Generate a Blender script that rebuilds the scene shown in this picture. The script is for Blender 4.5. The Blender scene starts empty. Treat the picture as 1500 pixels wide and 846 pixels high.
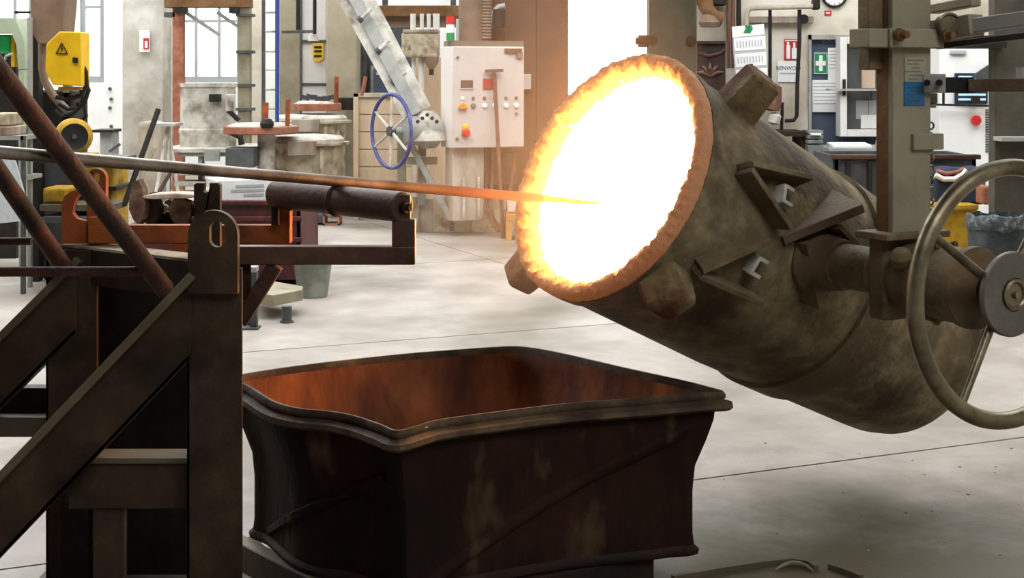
import bpy, bmesh, math, random
from mathutils import Vector as V, Matrix
random.seed(7)
# ------------------------------------------------------------------ camera, sky, exposure
SC = bpy.context.scene
COL = SC.collection
F = 2100.0                       # focal length in pixels of the 1500 x 846 frame
EYE = 1.65                       # eye height, the horizon lies on row 110
cd = bpy.data.cameras.new('camera'); cam = bpy.data.objects.new('camera', cd); COL.objects.link(cam)
cam.location = (0, 0, EYE); cam.rotation_euler = (math.pi/2, 0, 0)
cd.sensor_width = 36.0; cd.lens = 36.0*F/1500.0; cd.shift_y = -(423.0-110.0)/1500.0
cd.clip_start = 0.05; cd.clip_end = 200
SC.camera = cam
SC.view_settings.view_transform = 'Standard'; SC.view_settings.look = 'None'
SC.view_settings.gamma = 1.0; SC.view_settings.use_curve_mapping = False
SC.view_settings.exposure = 0.55
SC.cycles.use_denoising = True
SC.cycles.max_bounces = 8; SC.cycles.diffuse_bounces = 5; SC.cycles.glossy_bounces = 3
SC.cycles.transparent_max_bounces = 8; SC.cycles.sample_clamp_indirect = 6.0
SC.cycles.caustics_reflective = False; SC.cycles.caustics_refractive = False
W = bpy.data.worlds.new('overcast_sky'); SC.world = W; W.use_nodes = True
bg = W.node_tree.nodes['Background']; bg.inputs[0].default_value = (0.96, 0.98, 1.0, 1); bg.inputs[1].default_value = 4.1

# ------------------------------------------------------------------ helpers
def P(px, py, Y):                # picture point at distance Y -> world point
    return V(((px-750)*Y/F, Y, EYE-(py-110)*Y/F))
def XZ(px, py, Y):
    p = P(px, py, Y); return p.x, p.z
def lin(h):
    if isinstance(h, tuple): return h
    h = h.lstrip('#'); o = []
    for i in (0, 2, 4):
        c = int(h[i:i+2], 16)/255
        o.append(c/12.92 if c <= .04045 else ((c+.055)/1.055)**2.4)
    return (o[0], o[1], o[2], 1)
MATS = {}
def mat(name, cols, scale=5.0, rough=.6, metal=0.0, bump=.15, bscale=60.0, stretch=(1,1,1), dirt=None, dscale=2.0, dlo=.5, dhi=.7, spec=.4):
    """noise driven paint / metal / stone: cols = hex colours spread over a noise ramp"""
    m = bpy.data.materials.new(name); m.use_nodes = True; MATS[name] = m
    n = m.node_tree.nodes; l = m.node_tree.links; b = n['Principled BSDF']
    b.inputs['Roughness'].default_value = rough; b.inputs['Metallic'].default_value = metal
    b.inputs['Specular IOR Level'].default_value = spec
    tc = n.new('ShaderNodeTexCoord'); mp = n.new('ShaderNodeMapping'); mp.inputs['Scale'].default_value = stretch
    l.new(tc.outputs['Object'], mp.inputs['Vector'])
    nz = n.new('ShaderNodeTexNoise'); nz.inputs['Scale'].default_value = scale; nz.inputs['Detail'].default_value = 7
    nz.inputs['Roughness'].default_value = .65
    l.new(mp.outputs[0], nz.inputs['Vector'])
    cr = n.new('ShaderNodeValToRGB'); e = cr.color_ramp.elements
    k = len(cols)
    while len(e) < k: e.new(.5)
    for i, c in enumerate(cols):
        e[i].position = .32+.36*(i/(max(1, k-1))); e[i].color = lin(c)
    l.new(nz.outputs['Fac'], cr.inputs['Fac'])
    out = cr.outputs['Color']
    if dirt:
        n2 = n.new('ShaderNodeTexNoise'); n2.inputs['Scale'].default_value = dscale; n2.inputs['Detail'].default_value = 8
        l.new(mp.outputs[0], n2.inputs['Vector'])
        r2 = n.new('ShaderNodeValToRGB'); r2.color_ramp.elements[0].position = dlo; r2.color_ramp.elements[1].position = dhi
        l.new(n2.outputs['Fac'], r2.inputs['Fac'])
        mx = n.new('ShaderNodeMix'); mx.data_type = 'RGBA'
        l.new(r2.outputs['Color'], mx.inputs['Factor']); l.new(out, mx.inputs['A']); mx.inputs['B'].default_value = lin(dirt)
        out = mx.outputs['Result']
    l.new(out, b.inputs['Base Color'])
    if bump:
        n3 = n.new('ShaderNodeTexNoise'); n3.inputs['Scale'].default_value = bscale; n3.inputs['Detail'].default_value = 5
        l.new(mp.outputs[0], n3.inputs['Vector'])
        bp = n.new('ShaderNodeBump'); bp.inputs['Strength'].default_value = bump; bp.inputs['Distance'].default_value = .01
        l.new(n3.outputs['Fac'], bp.inputs['Height']); l.new(bp.outputs[0], b.inputs['Normal'])
    return m
def glow(name, col, s):
    m = bpy.data.materials.new(name); m.use_nodes = True; MATS[name] = m
    b = m.node_tree.nodes['Principled BSDF']; b.inputs['Base Color'].default_value = lin(col)
    b.inputs['Emission Color'].default_value = lin(col); b.inputs['Emission Strength'].default_value = s
    return m

LOC = {}
class B:
    """collects geometry in world coordinates; build() links it as one mesh object"""
    def __init__(s): s.v = []; s.f = []
    def add(s, vs, fs):
        o = len(s.v); s.v += [V(v) for v in vs]; s.f += [tuple(i+o for i in f) for f in fs]; return s
    def box(s, x0, x1, y0, y1, z0, z1, R=None, c=None):
        vs = [V((x, y, z)) for x in (x0, x1) for y in (y0, y1) for z in (z0, z1)]
        if R is not None: vs = [R @ v + V(c) for v in vs]
        return s.add(vs, [(0,1,3,2),(4,6,7,5),(0,4,5,1),(2,3,7,6),(0,2,6,4),(1,5,7,3)])
    def obox(s, c, ax, ay, az, sx, sy, sz):
        """box centred at c along three axes with full sizes"""
        c = V(c); ax, ay, az = V(ax).normalized(), V(ay).normalized(), V(az).normalized()
        vs = [c+ax*(i*sx/2)+ay*(j*sy/2)+az*(k*sz/2) for i in (-1,1) for j in (-1,1) for k in (-1,1)]
        return s.add(vs, [(0,1,3,2),(4,6,7,5),(0,4,5,1),(2,3,7,6),(0,2,6,4),(1,5,7,3)])
    def bar(s, p, q, w, h, up=(0,0,1)):
        """rectangular bar from p to q: h along 'up', w across"""
        p, q = V(p), V(q); d = (q-p).normalized(); side = d.cross(V(up)).normalized(); u = side.cross(d)
        return s.obox((p+q)/2, d, side, u, (q-p).length, w, h)
    def cyl(s, p, q, r, r2=None, n=20, cap=True):
        p, q = V(p), V(q); r2 = r if r2 is None else r2
        d = (q-p).normalized(); a = d.orthogonal().normalized(); b = d.cross(a)
        vs = []
        for c, rr in ((p, r), (q, r2)):
            vs += [c+(a*math.cos(2*math.pi*i/n)+b*math.sin(2*math.pi*i/n))*rr for i in range(n)]
        fs = [(i, (i+1) % n, n+(i+1) % n, n+i) for i in range(n)]
        if cap: fs += [tuple(range(n-1, -1, -1)), tuple(range(n, 2*n))]
        return s.add(vs, fs)
    def lathe(s, prof, o, axis, n=48, close=False, ref=None):
        """prof: (radius, distance along axis)"""
        o = V(o); d = V(axis).normalized(); a = (V(ref) if ref else d.orthogonal()).normalized(); b = d.cross(a)
        vs = []; fs = []
        for (r, t) in prof:
            vs += [o+d*t+(a*math.cos(2*math.pi*i/n)+b*math.sin(2*math.pi*i/n))*r for i in range(n)]
        k = len(prof)
        for j in range(k-1 if not close else k):
            jj = (j+1) % k
            fs += [(j*n+i, j*n+(i+1) % n, jj*n+(i+1) % n, jj*n+i) for i in range(n)]
        return s.add(vs, fs)
    def torus(s, c, axis, R, r, n=64, m=12):
        return s.lathe([(R+r*math.cos(2*math.pi*k/m), r*math.sin(2*math.pi*k/m)) for k in range(m)], c, axis, n, True)
    def tube(s, pts, r, n=10, cap=True):
        pts = [V(p) for p in pts]; rs = r if isinstance(r, (list, tuple)) else [r]*len(pts)
        d0 = (pts[1]-pts[0]).normalized(); a = d0.orthogonal().normalized(); vs = []; fs = []
        for k, p in enumerate(pts):
            d = (pts[min(k+1, len(pts)-1)]-pts[max(k-1, 0)]).normalized()
            a = (a-d*a.dot(d)).normalized(); b = d.cross(a)
            vs += [p+(a*math.cos(2*math.pi*i/n)+b*math.sin(2*math.pi*i/n))*rs[k] for i in range(n)]
        for k in range(len(pts)-1):
            fs += [(k*n+i, k*n+(i+1) % n, (k+1)*n+(i+1) % n, (k+1)*n+i) for i in range(n)]
        if cap: fs += [tuple(range(n-1, -1, -1)), tuple((len(pts)-1)*n+i for i in range(n))]
        return s.add(vs, fs)
    def prism(s, pts, vec):
        pts = [V(p) for p in pts]; n = len(pts); vec = V(vec)
        return s.add(pts+[p+vec for p in pts], [tuple(range(n-1, -1, -1)), tuple(range(n, 2*n))]+[(i, (i+1) % n, n+(i+1) % n, n+i) for i in range(n)])
    def build(s, name, m, parent=None, bev=0.0, smooth=35, label=None, cat=None, group=None, kind=None, origin=None):
        if parent is not None: o0 = LOC[parent.name]
        elif origin is not None: o0 = V(origin)
        else:
            xs = [v.x for v in s.v]; ys = [v.y for v in s.v]; zs = [v.z for v in s.v]
            o0 = V(((min(xs)+max(xs))/2, (min(ys)+max(ys))/2, min(zs)))
        me = bpy.data.meshes.new(name); me.from_pydata([v-o0 for v in s.v], [], s.f)
        bm = bmesh.new(); bm.from_mesh(me); bmesh.ops.recalc_face_normals(bm, faces=bm.faces); bm.to_mesh(me); bm.free()
        me.materials.append(MATS[m] if isinstance(m, str) else m)
        o = bpy.data.objects.new(name, me); COL.objects.link(o)
        if smooth:
            me.polygons.foreach_set('use_smooth', [True]*len(me.polygons)); me.set_sharp_from_angle(angle=math.radians(smooth))
        if bev:
            md = o.modifiers.new('bevel', 'BEVEL'); md.width = bev; md.segments = 2; md.limit_method = 'ANGLE'; md.angle_limit = math.radians(40)
        if parent is not None: o.parent = parent
        else: o.location = o0
        LOC[o.name] = o0
        tag(o, label, cat, group, kind)
        return o
def tag(o, label=None, cat=None, group=None, kind=None):
    for k, v in (('label', label), ('category', cat), ('group', group), ('kind', kind)):
        if v: o[k] = v
    return o
def T(name, loc, label, cat, group=None):
    o = bpy.data.objects.new(name, None); COL.objects.link(o); o.location = loc; o.empty_display_size = .1
    LOC[o.name] = V(loc); return tag(o, label, cat, group)
def Q(px0, px1, py0, py1, Y0, Y1):
    """box whose front face fills the picture rectangle at distance Y0 and reaches back to Y1"""
    x0, z1 = XZ(px0, py0, Y0); x1, z0 = XZ(px1, py1, Y0)
    return B().box(x0, x1, Y0, Y1, z0, z1)
def addQ(b, px0, px1, py0, py1, Y0, Y1):
    x0, z1 = XZ(px0, py0, Y0); x1, z0 = XZ(px1, py1, Y0); return b.box(x0, x1, Y0, Y1, z0, z1)
def text(body, size, center, m, parent, name='lettering', rz=0.0, ext=.0006):
    c = bpy.data.curves.new('txt', 'FONT'); c.body = body; c.size = size; c.align_x = 'CENTER'; c.align_y = 'CENTER'; c.extrude = ext
    t = bpy.data.objects.new('txt', c); COL.objects.link(t); bpy.context.view_layer.update()
    me = bpy.data.meshes.new_from_object(t.evaluated_get(bpy.context.evaluated_depsgraph_get()))
    bpy.data.objects.remove(t); bpy.data.curves.remove(c)
    me.materials.clear(); me.materials.append(MATS[m]); o = bpy.data.objects.new(name, me); COL.objects.link(o)
    o.parent = parent; o.location = V(center)-LOC[parent.name]; o.rotation_euler = (math.pi/2, 0, rz)
    return o
def copy_tree(o, parent=None, name=None):
    c = o.copy(); COL.objects.link(c); c.parent = parent
    for ch in o.children: copy_tree(ch, c)
    return c

# ------------------------------------------------------------------ materials
mat('concrete_floor', ['#81786e', '#968d83', '#a79f96'], 1.3, .55, 0, .12, 90, dirt='#656050', dscale=.9, dlo=.5, dhi=.75)
mat('joint_dirt', ['#1c1813', '#2b251d'], 12, .95)
mat('plaster', ['#b7ae9c', '#cfc8b8', '#d9d4c8'], 1.6, .85, 0, .1, 40, dirt='#8d7d66', dscale=1.1, dlo=.5, dhi=.75)
mat('white_wall', ['#d5d6d2', '#e6e7e4'], 1.5, .8, 0, .05)
mat('dark_wall', ['#2a2723', '#37322c'], 1.5, .9)
mat('concrete_pillar', ['#8f8b80', '#aaa69a', '#bab6aa'], 2.5, .85, 0, .2, 50, dirt='#d8d6cc', dscale=1.4, dlo=.5, dhi=.7)
mat('beige_concrete', ['#867d68', '#9d937c', '#a99f88'], 2.0, .85, 0, .15, 40)
mat('rust_dark', ['#1f130d', '#2f1c13', '#3d2417'], 6, .75, .25, .35, 60, dirt='#17100c', dscale=3)
mat('rust_skip', ['#130a06', '#21110a', '#321a10'], 4, .85, .0, .5, 45, (1,1,.4), dirt='#54452f', dscale=7, dlo=.57, dhi=.70, spec=.2)
mat('skip_rim', ['#2e2318', '#4a3a28', '#66543c'], 7, .75, .1, .4, 50, dirt='#2a1a10', dscale=5, dlo=.5, dhi=.65)
mat('skip_inside', ['#4c2617', '#74401f', '#96592e'], 5, .75, .15, .35, 45, (1,1,.35), dirt='#331a12', dscale=6, dlo=.5, dhi=.75)  # rust made lighter and more orange to carry the ladle's light
mat('steel_brown', ['#2f2419', '#403223', '#4f3f2e'], 7, .6, .4, .25, 70, dirt='#1b1510', dscale=4, dlo=.5, dhi=.7)
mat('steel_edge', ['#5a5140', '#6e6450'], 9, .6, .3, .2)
mat('rust_tube', ['#2a1a15', '#46291f', '#5a3628'], 8, .65, .3, .4, 80, dirt='#1a1412', dscale=5, dlo=.42, dhi=.62)
mat('rust_orange', ['#7a3d1c', '#9a5022', '#a85a2a'], 7, .7, .15, .3, 70, dirt='#5b2e18', dscale=6)  # rust; on the stand's far parts the ladle's orange glow is painted in
mat('maroon_paint', ['#3f1c1a', '#512421', '#5f2e29'], 5, .6, .1, .2, 50, dirt='#2c1613', dscale=4)
mat('rod_steel', ['#6d675c', '#8c857a', '#a09a8f'], 9, .33, .8, .12, 90, dirt='#4a4238', dscale=5, dlo=.5, dhi=.7)
mat('roller_steel', ['#3d2a22', '#553c30', '#6b5142'], 6, .5, .4, .2, 70, (1,1,1), dirt='#35211a', dscale=3)
mat('ladle_shell', ['#544930', '#74664a', '#9a8b6b'], 6, .85, .05, .9, 28, dirt='#493d2b', dscale=3.6, dlo=.46, dhi=.62)
mat('ladle_plate', ['#544630', '#6f5f45', '#83745a'], 8, .8, .1, .4, 60, dirt='#4a2c1c', dscale=4, dlo=.5, dhi=.7)
mat('ladle_lug', ['#5f5038', '#84724f', '#9a8a6c'], 9, .9, .05, .7, 50, dirt='#5b3220', dscale=5, dlo=.48, dhi=.62)
mat('hanger_paint', ['#7b745f', '#8e8670', '#99917b'], 4, .65, .1, .15, 50, dirt='#5f5442', dscale=3, dlo=.55, dhi=.75)
mat('hanger_rust', ['#5c4026', '#72512f', '#7e6040'], 6, .75, .15, .25)
mat('worn_steel', ['#5c5340', '#7d735c', '#948a70'], 9, .38, .75, .12, 80, dirt='#4b3d2a', dscale=4, dlo=.5, dhi=.7)
mat('hub_plate', ['#55524b', '#69665e', '#77746b'], 6, .5, .55, .1, 70)
mat('gearbox_paint', ['#4a4130', '#6a5e46', '#7a6c50'], 8, .7, .2, .4, 60, dirt='#6a4a2a', dscale=5, dlo=.5, dhi=.7)
mat('black_iron', ['#17130f', '#221d18', '#2b2620'], 8, .6, .3, .25)
mat('grey_iron', ['#3b3d3d', '#4c4f4f', '#5a5c5b'], 6, .6, .3, .2)
mat('grey_paint', ['#82837d', '#979892', '#a2a39c'], 5, .6, .1, .1)
mat('pale_crust', ['#9c978a', '#bfbbb0', '#d2cfc6'], 5, .85, 0, .4, 40, dirt='#77705f', dscale=4, dlo=.52, dhi=.7)
mat('beige_crust', ['#8f826b', '#b5a98f', '#c8bfa9'], 6, .85, 0, .4, 40, dirt='#73604a', dscale=5, dlo=.52, dhi=.68)
mat('red_clay', ['#7d4a34', '#97604a', '#a87661'], 7, .85, 0, .3, 40)
mat('white_paint', ['#d0cdc8', '#dedbd6'], 3, .5, 0, .03)
mat('pure_white', ['#e4e4e2', '#efefed'], 3, .55, 0, 0)
mat('white_enamel', ['#b9aca4', '#c6bab2'], 3, .5, 0, .03, dirt='#a99a90', dscale=2, dlo=.6, dhi=.8)
mat('yellow_paint', ['#c79a06', '#d8ac0c', '#e0b512'], 4, .5, 0, .05)
mat('yellow_worn', ['#8a6a12', '#b08a18', '#c0982a'], 6, .7, 0, .2, dirt='#5b4a20', dscale=5, dlo=.5, dhi=.7)
mat('green_paint', ['#8f9a80', '#a1ab92'], 4, .6, 0, .05)
mat('bright_green', ['#1fbf6a', '#38d583'], 4, .5, 0, 0)
mat('sign_green', ['#1c7a45', '#238a50'], 4, .5, 0, 0)
mat('sign_red', ['#a8272a', '#b93133'], 4, .5, 0, 0)
mat('sign_yellow', ['#e0b41c', '#e8be2a'], 4, .5, 0, 0)
mat('blue_paint', ['#1f3f86', '#284c99'], 4, .5, 0, .05)
mat('violet_blue', ['#33336a', '#45457f', '#6a6a9c'], 9, .5, .1, .1)
mat('label_blue', ['#15587e', '#1c6590', '#1a5f88'], 20, .5, 0, 0)
mat('label_pale', ['#8f8a74', '#a19c86'], 20, .6, 0, 0)
mat('print_grey', ['#6d6a5c', '#7a776a'], 20, .7, 0, 0)
mat('print_black', ['#14120f', '#1c1916'], 8, .6, 0, 0)
mat('door_blue', ['#3c4454', '#464f61', '#4e5769'], 3, .6, .1, .05)
mat('paper', ['#dcdcd8', '#e9e9e6'], 3, .8, 0, 0)
mat('paper_shade', ['#9fa2a3', '#b1b4b5'], 30, .8, 0, 0)
mat('brown_panel', ['#4a3324', '#5c3e2a', '#6d4730'], 1.2, .8, .05, .15, 30, dirt='#8a4d28', dscale=.7, dlo=.45, dhi=.75)
mat('brown_hopper', ['#6b5746', '#7b6654', '#87725f'], 3, .7, .1, .1)
mat('wood_pale', ['#a78f74', '#c3ab8e', '#d2bea4'], 3, .8, 0, .2, 30, (1,1,.25), dirt='#a8674a', dscale=2, dlo=.55, dhi=.75)
mat('wood_block', ['#a5763c', '#bf8f50'], 5, .8, 0, .2, 30, (.4,1,1))
mat('stained_board', ['#8f8271', '#b0a493', '#c2b8a9'], 3, .85, 0, .2, 30, (1,1,.4), dirt='#6f4d39', dscale=2.5, dlo=.5, dhi=.7)
mat('zinc', ['#6c736c', '#828981', '#8e958d'], 6, .45, .5, .1, dirt='#a5aaa2', dscale=5)
mat('dark_barrel', ['#23292a', '#333a3b', '#41494a'], 5, .5, .35, .2, dirt='#525b5b', dscale=4, dlo=.55, dhi=.7)
mat('plastic_liner', ['#1c2122', '#333a3b', '#7d8586'], 14, .35, 0, .3)
mat('navy_cloth', ['#1c2438', '#26304a'], 6, .85, 0, .3)
mat('screen_glass', ['#1e2a34', '#2a3843'], 3, .2, 0, 0)
mat('window_frame', ['#8d918f', '#9ba09e'], 3, .6, .1, 0)
mat('lamp_red', ['#c02020', '#d03030'], 3, .4, 0, 0)
mat('lamp_green', ['#1f7a44', '#2a8a50'], 3, .4, 0, 0)
mat('lamp_orange', ['#d07a18', '#dd8a25'], 3, .4, 0, 0)
mat('rubber', ['#141312', '#1d1c1a'], 8, .7, 0, .1)
mat('brass', ['#9a7a3a', '#b08f4c'], 8, .4, .8, .1)
mat('hose_brown', ['#5d3e30', '#74523f'], 8, .7, 0, .1)
mat('column_dark', ['#39352d', '#494439', '#565044'], 3, .85, 0, .15)
mat('debris', ['#4c443a', '#8f877a', '#b9b2a5'], 30, .9, 0, .3)
mat('scrap', ['#41281f', '#5e4234', '#86705d'], 9, .7, .3, .3, dirt='#2b1c16', dscale=6)
g = bpy.data.materials.new('window_glass'); g.use_nodes = True; MATS['window_glass'] = g
_n = g.node_tree.nodes; _l = g.node_tree.links
_t = _n.new('ShaderNodeBsdfTransparent'); _g = _n.new('ShaderNodeBsdfGlossy'); _g.inputs['Roughness'].default_value = .05
_m = _n.new('ShaderNodeMixShader'); _m.inputs[0].default_value = .06
_l.new(_t.outputs[0], _m.inputs[1]); _l.new(_g.outputs[0], _m.inputs[2]); _l.new(_m.outputs[0], _n['Material Output'].inputs[0])
# ------------------------------------------------------------------ the hall
HX0, HX1, HY0, HY1, HZ = -11.0, 8.0, -4.0, 24.0, 5.6
floor = B().box(HX0, HX1, HY0, HY1+.4, -.3, -.03).build('floor', 'joint_dirt', kind='structure')
# cast slabs in a grid turned along the joint that crosses the right foreground
def floor_slabs():
    A0 = V((.7525, 5.853)); d = V((1.5825, .685)).normalized(); e = V((-d.y, d.x)); SZ = 3.4; gap = .007
    def clip(poly):
        for ax, lim, sg in ((0, HX0, 1), (0, HX1, -1), (1, HY0, 1), (1, HY1+.4, -1)):
            out = []
            for i in range(len(poly)):
                a, b = poly[i], poly[(i+1) % len(poly)]
                ia, ib = (a[ax]-lim)*sg >= 0, (b[ax]-lim)*sg >= 0
                if ia: out.append(a)
                if ia != ib: out.append(a+(b-a)*((lim-a[ax])/(b[ax]-a[ax])))
            poly = out
            if len(poly) < 3: return []
        return poly
    for i in range(-8, 9):
        for j in range(-8, 9):
            if True:
                o = A0+d*(i*SZ+1.9)+e*(j*SZ)
                q = [o+d*a+e*b for a, b in ((gap, gap), (SZ-gap, gap), (SZ-gap, SZ-gap), (gap, SZ-gap))]
                q = clip(q)
                if len(q) < 3: continue
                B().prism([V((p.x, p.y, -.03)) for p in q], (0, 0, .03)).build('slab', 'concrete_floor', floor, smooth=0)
floor_slabs()
def dust_and_shade():  # olive dust patch, with the ladle's shadow painted into the floor colour
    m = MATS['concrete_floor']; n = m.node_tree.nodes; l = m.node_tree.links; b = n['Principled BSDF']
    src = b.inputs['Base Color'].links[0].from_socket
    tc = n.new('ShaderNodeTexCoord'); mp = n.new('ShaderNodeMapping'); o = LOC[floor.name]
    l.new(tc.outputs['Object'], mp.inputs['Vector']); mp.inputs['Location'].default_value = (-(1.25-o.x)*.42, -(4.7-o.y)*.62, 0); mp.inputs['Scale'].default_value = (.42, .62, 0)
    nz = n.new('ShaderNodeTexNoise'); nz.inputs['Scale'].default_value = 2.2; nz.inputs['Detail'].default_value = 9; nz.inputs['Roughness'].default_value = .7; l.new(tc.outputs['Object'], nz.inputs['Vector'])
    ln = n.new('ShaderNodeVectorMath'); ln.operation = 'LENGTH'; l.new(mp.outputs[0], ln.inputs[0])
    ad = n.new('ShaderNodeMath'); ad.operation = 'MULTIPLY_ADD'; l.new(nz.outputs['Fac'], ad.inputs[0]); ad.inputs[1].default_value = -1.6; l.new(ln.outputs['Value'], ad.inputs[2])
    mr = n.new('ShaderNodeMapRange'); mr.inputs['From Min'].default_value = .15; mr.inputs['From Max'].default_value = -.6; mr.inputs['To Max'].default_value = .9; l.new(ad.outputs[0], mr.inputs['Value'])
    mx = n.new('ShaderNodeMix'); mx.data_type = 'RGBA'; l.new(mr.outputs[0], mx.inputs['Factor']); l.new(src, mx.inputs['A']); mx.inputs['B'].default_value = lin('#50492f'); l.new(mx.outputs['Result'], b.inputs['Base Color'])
dust_and_shade()
def wall_x(name, m, Y0, Y1, X0, X1, Z1, holes):
    """wall across the view with rectangular openings (x0, x1, z0, z1)"""
    b = B(); xs = sorted(holes); x = X0
    for (a, c, z0, z1) in xs:
        if a > x: b.box(x, a, Y0, Y1, 0, Z1)
        if z0 > 0: b.box(a, c, Y0, Y1, 0, z0)
        if z1 < Z1: b.box(a, c, Y0, Y1, z1, Z1)
        x = c
    if x < X1: b.box(x, X1, Y0, Y1, 0, Z1)
    return b.build(name, m, kind='structure', smooth=0)
def window(name, x0, x1, z0, z1, Y, mull=(), trans=(), fw=.06):
    b = B()
    b.box(x0, x0+fw, Y-.03, Y+.05, z0, z1); b.box(x1-fw, x1, Y-.03, Y+.05, z0, z1)
    b.box(x0+fw, x1-fw, Y-.029, Y+.049, z0, z0+fw*1.4); b.box(x0+fw, x1-fw, Y-.029, Y+.049, z1-fw, z1)
    root = b.build(name, 'window_frame', kind='structure', smooth=0)
    cuts = [x0+fw]+[m for m in mull]+[x1-fw]
    for m in mull: B().box(m-.025, m+.025, Y-.026, Y+.046, z0+fw*1.4, z1-fw).build('mullion', 'window_frame', root, smooth=0)
    for t in trans: B().box(x0+fw, x1-fw, Y-.022, Y+.042, t-.025, t+.025).build('transom', 'window_frame', root, smooth=0)
    for a, c in zip(cuts[:-1], cuts[1:]): B().box(a+.001, c-.001, Y+.005, Y+.011, z0+fw*1.4, z1-fw).build('pane', 'window_glass', root, smooth=0)
    return root
YL = 23.8
def wx(px): return (px-750)*YL/F
holes = [(wx(-30), wx(46), 1.56, 4.6), (wx(117), wx(152), 1.53, 4.6), (wx(262), wx(352), 1.53, 4.6)]
wall_x('wall_back', 'white_wall', YL, YL+.25, HX0, 0.0, HZ, holes)
window('window_1', holes[0][0], holes[0][1], 1.56, 4.6, YL+.08, (wx(20),), (3.1,))
window('window_2', holes[1][0], holes[1][1], 1.53, 4.6, YL+.08, (), (2.78,), .075)
window('window_3', holes[2][0], holes[2][1], 1.53, 4.6, YL+.08, (wx(286), wx(320)), (2.55,), .07)
YR = 15.3
def wr(px): return (px-750)*YR/F
gate = (wr(820), wr(960), .9, 4.4)
wall_x('wall_right_back', 'plaster', YR, YR+.25, wr(690), HX1, HZ, [gate, (wr(1186), wr(1330), 0.0, 2.08)])
window('window_4', gate[0], gate[1], gate[2], gate[3], YR+.1, (), (), .05)
B().box(wr(690), wr(690)+.2, YR+.25, YL, 0, HZ).build('wall_partition', 'white_wall', kind='structure')
B().box(HX0-.3, HX0, HY0, HY1, 0, HZ).build('wall_left', 'plaster', kind='structure')
B().box(HX1, HX1+.3, HY0, YR+.25, 0, HZ).build('wall_right', 'plaster', kind='structure')
B().box(HX0, HX1, HY0-.3, HY0, 0, HZ).build('wall_front', 'dark_wall', kind='structure')
# unseen roof, openings added to light the far bays and the near ladle
c = B(); SK = [(HX0+.6, HX1-.6, 7.2, 13.6), (HX0+.6, -1.0, 16.5, 22.6), (.2, 7.0, -2.4, 1.1)]
c.box(HX0, HX1, HY0, SK[2][2], HZ, HZ+.2); c.box(HX0, SK[2][0], SK[2][2], SK[2][3], HZ, HZ+.2); c.box(SK[2][1], HX1, SK[2][2], SK[2][3], HZ, HZ+.2); c.box(HX0, HX1, SK[2][3], SK[0][2], HZ, HZ+.2); c.box(HX0, HX1, SK[0][3], SK[1][2], HZ, HZ+.2)
c.box(HX0, SK[0][0], SK[0][2], SK[0][3], HZ, HZ+.2); c.box(SK[0][1], HX1, SK[0][2], SK[0][3], HZ, HZ+.2)
c.box(HX0, SK[1][0], SK[1][2], SK[1][3], HZ, HZ+.2); c.box(SK[1][1], HX1, SK[1][2], SK[1][3], HZ, HZ+.2)
c.box(HX0, HX1, SK[1][3], HY1+.3, HZ, HZ+.2)
c.build('ceiling', 'dark_wall', kind='structure', smooth=0)
for x in range(-8, 9, 4): B().box(x-.09, x+.09, SK[0][2], SK[0][3], HZ, HZ+.3).build('trim_%d' % (x+20), 'grey_iron', kind='structure')
# ------------------------------------------------------------------ the tilted ladle
LM = V((.327, 5.0, 1.31)); Lm = V((-.7319, -.5247, .4348)).normalized()      # mouth centre, axis towards the mouth
La = -Lm; Lref = V((0, 0, 1)).cross(Lm).normalized()                       # horizontal, across
Lup = Lm.cross(Lref).normalized()
if Lup.z < 0: Lup = -Lup
R0, R1, R2, LL = .452, .445, .402, 1.82
PROF = [(R0, 0.0), (.449, .35), (R1, .76), (.43, 1.1), (.408, 1.6), (R2, 1.68), (.385, 1.75), (.34, 1.795), (.28, LL), (.0, LL)]
def Lr(s):
    for (r0, s0), (r1, s1) in zip(PROF[:-1], PROF[1:]):
        if s0 <= s <= s1: return r0+(r1-r0)*(s-s0)/max(1e-6, s1-s0)
    return 0
def Lp(s, ph, dr=0.0):
    n = Lref*math.cos(ph)+Lup*math.sin(ph); return LM+La*s+n*(Lr(s)+dr), n
def pick(px, py, dr=0.0):
    """shell point seen at a picture position -> (s, phi)"""
    best = None
    for i in range(120):
        s = i*1.7/119
        for k in range(180):
            ph = k*math.pi/90; p, n = Lp(s, ph, dr)
            if n.dot(p-V((0, 0, EYE))) > 0: continue
            u = 750+F*p.x/p.y-px; w = 110-F*(p.z-EYE)/p.y-py; d = u*u+w*w
            if best is None or d < best[0]: best = (d, s, ph)
    d, s, ph = best
    return s, ph
ladle = T('ladle', (LM+La*.9)*1.0, 'big crusted steel ladle tilted with its white-hot mouth open', 'ladle')
sh = B(); sh.lathe(PROF, LM, La, 96, False, Lref)
sh.build('shell', 'ladle_shell', ladle, smooth=50)
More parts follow.
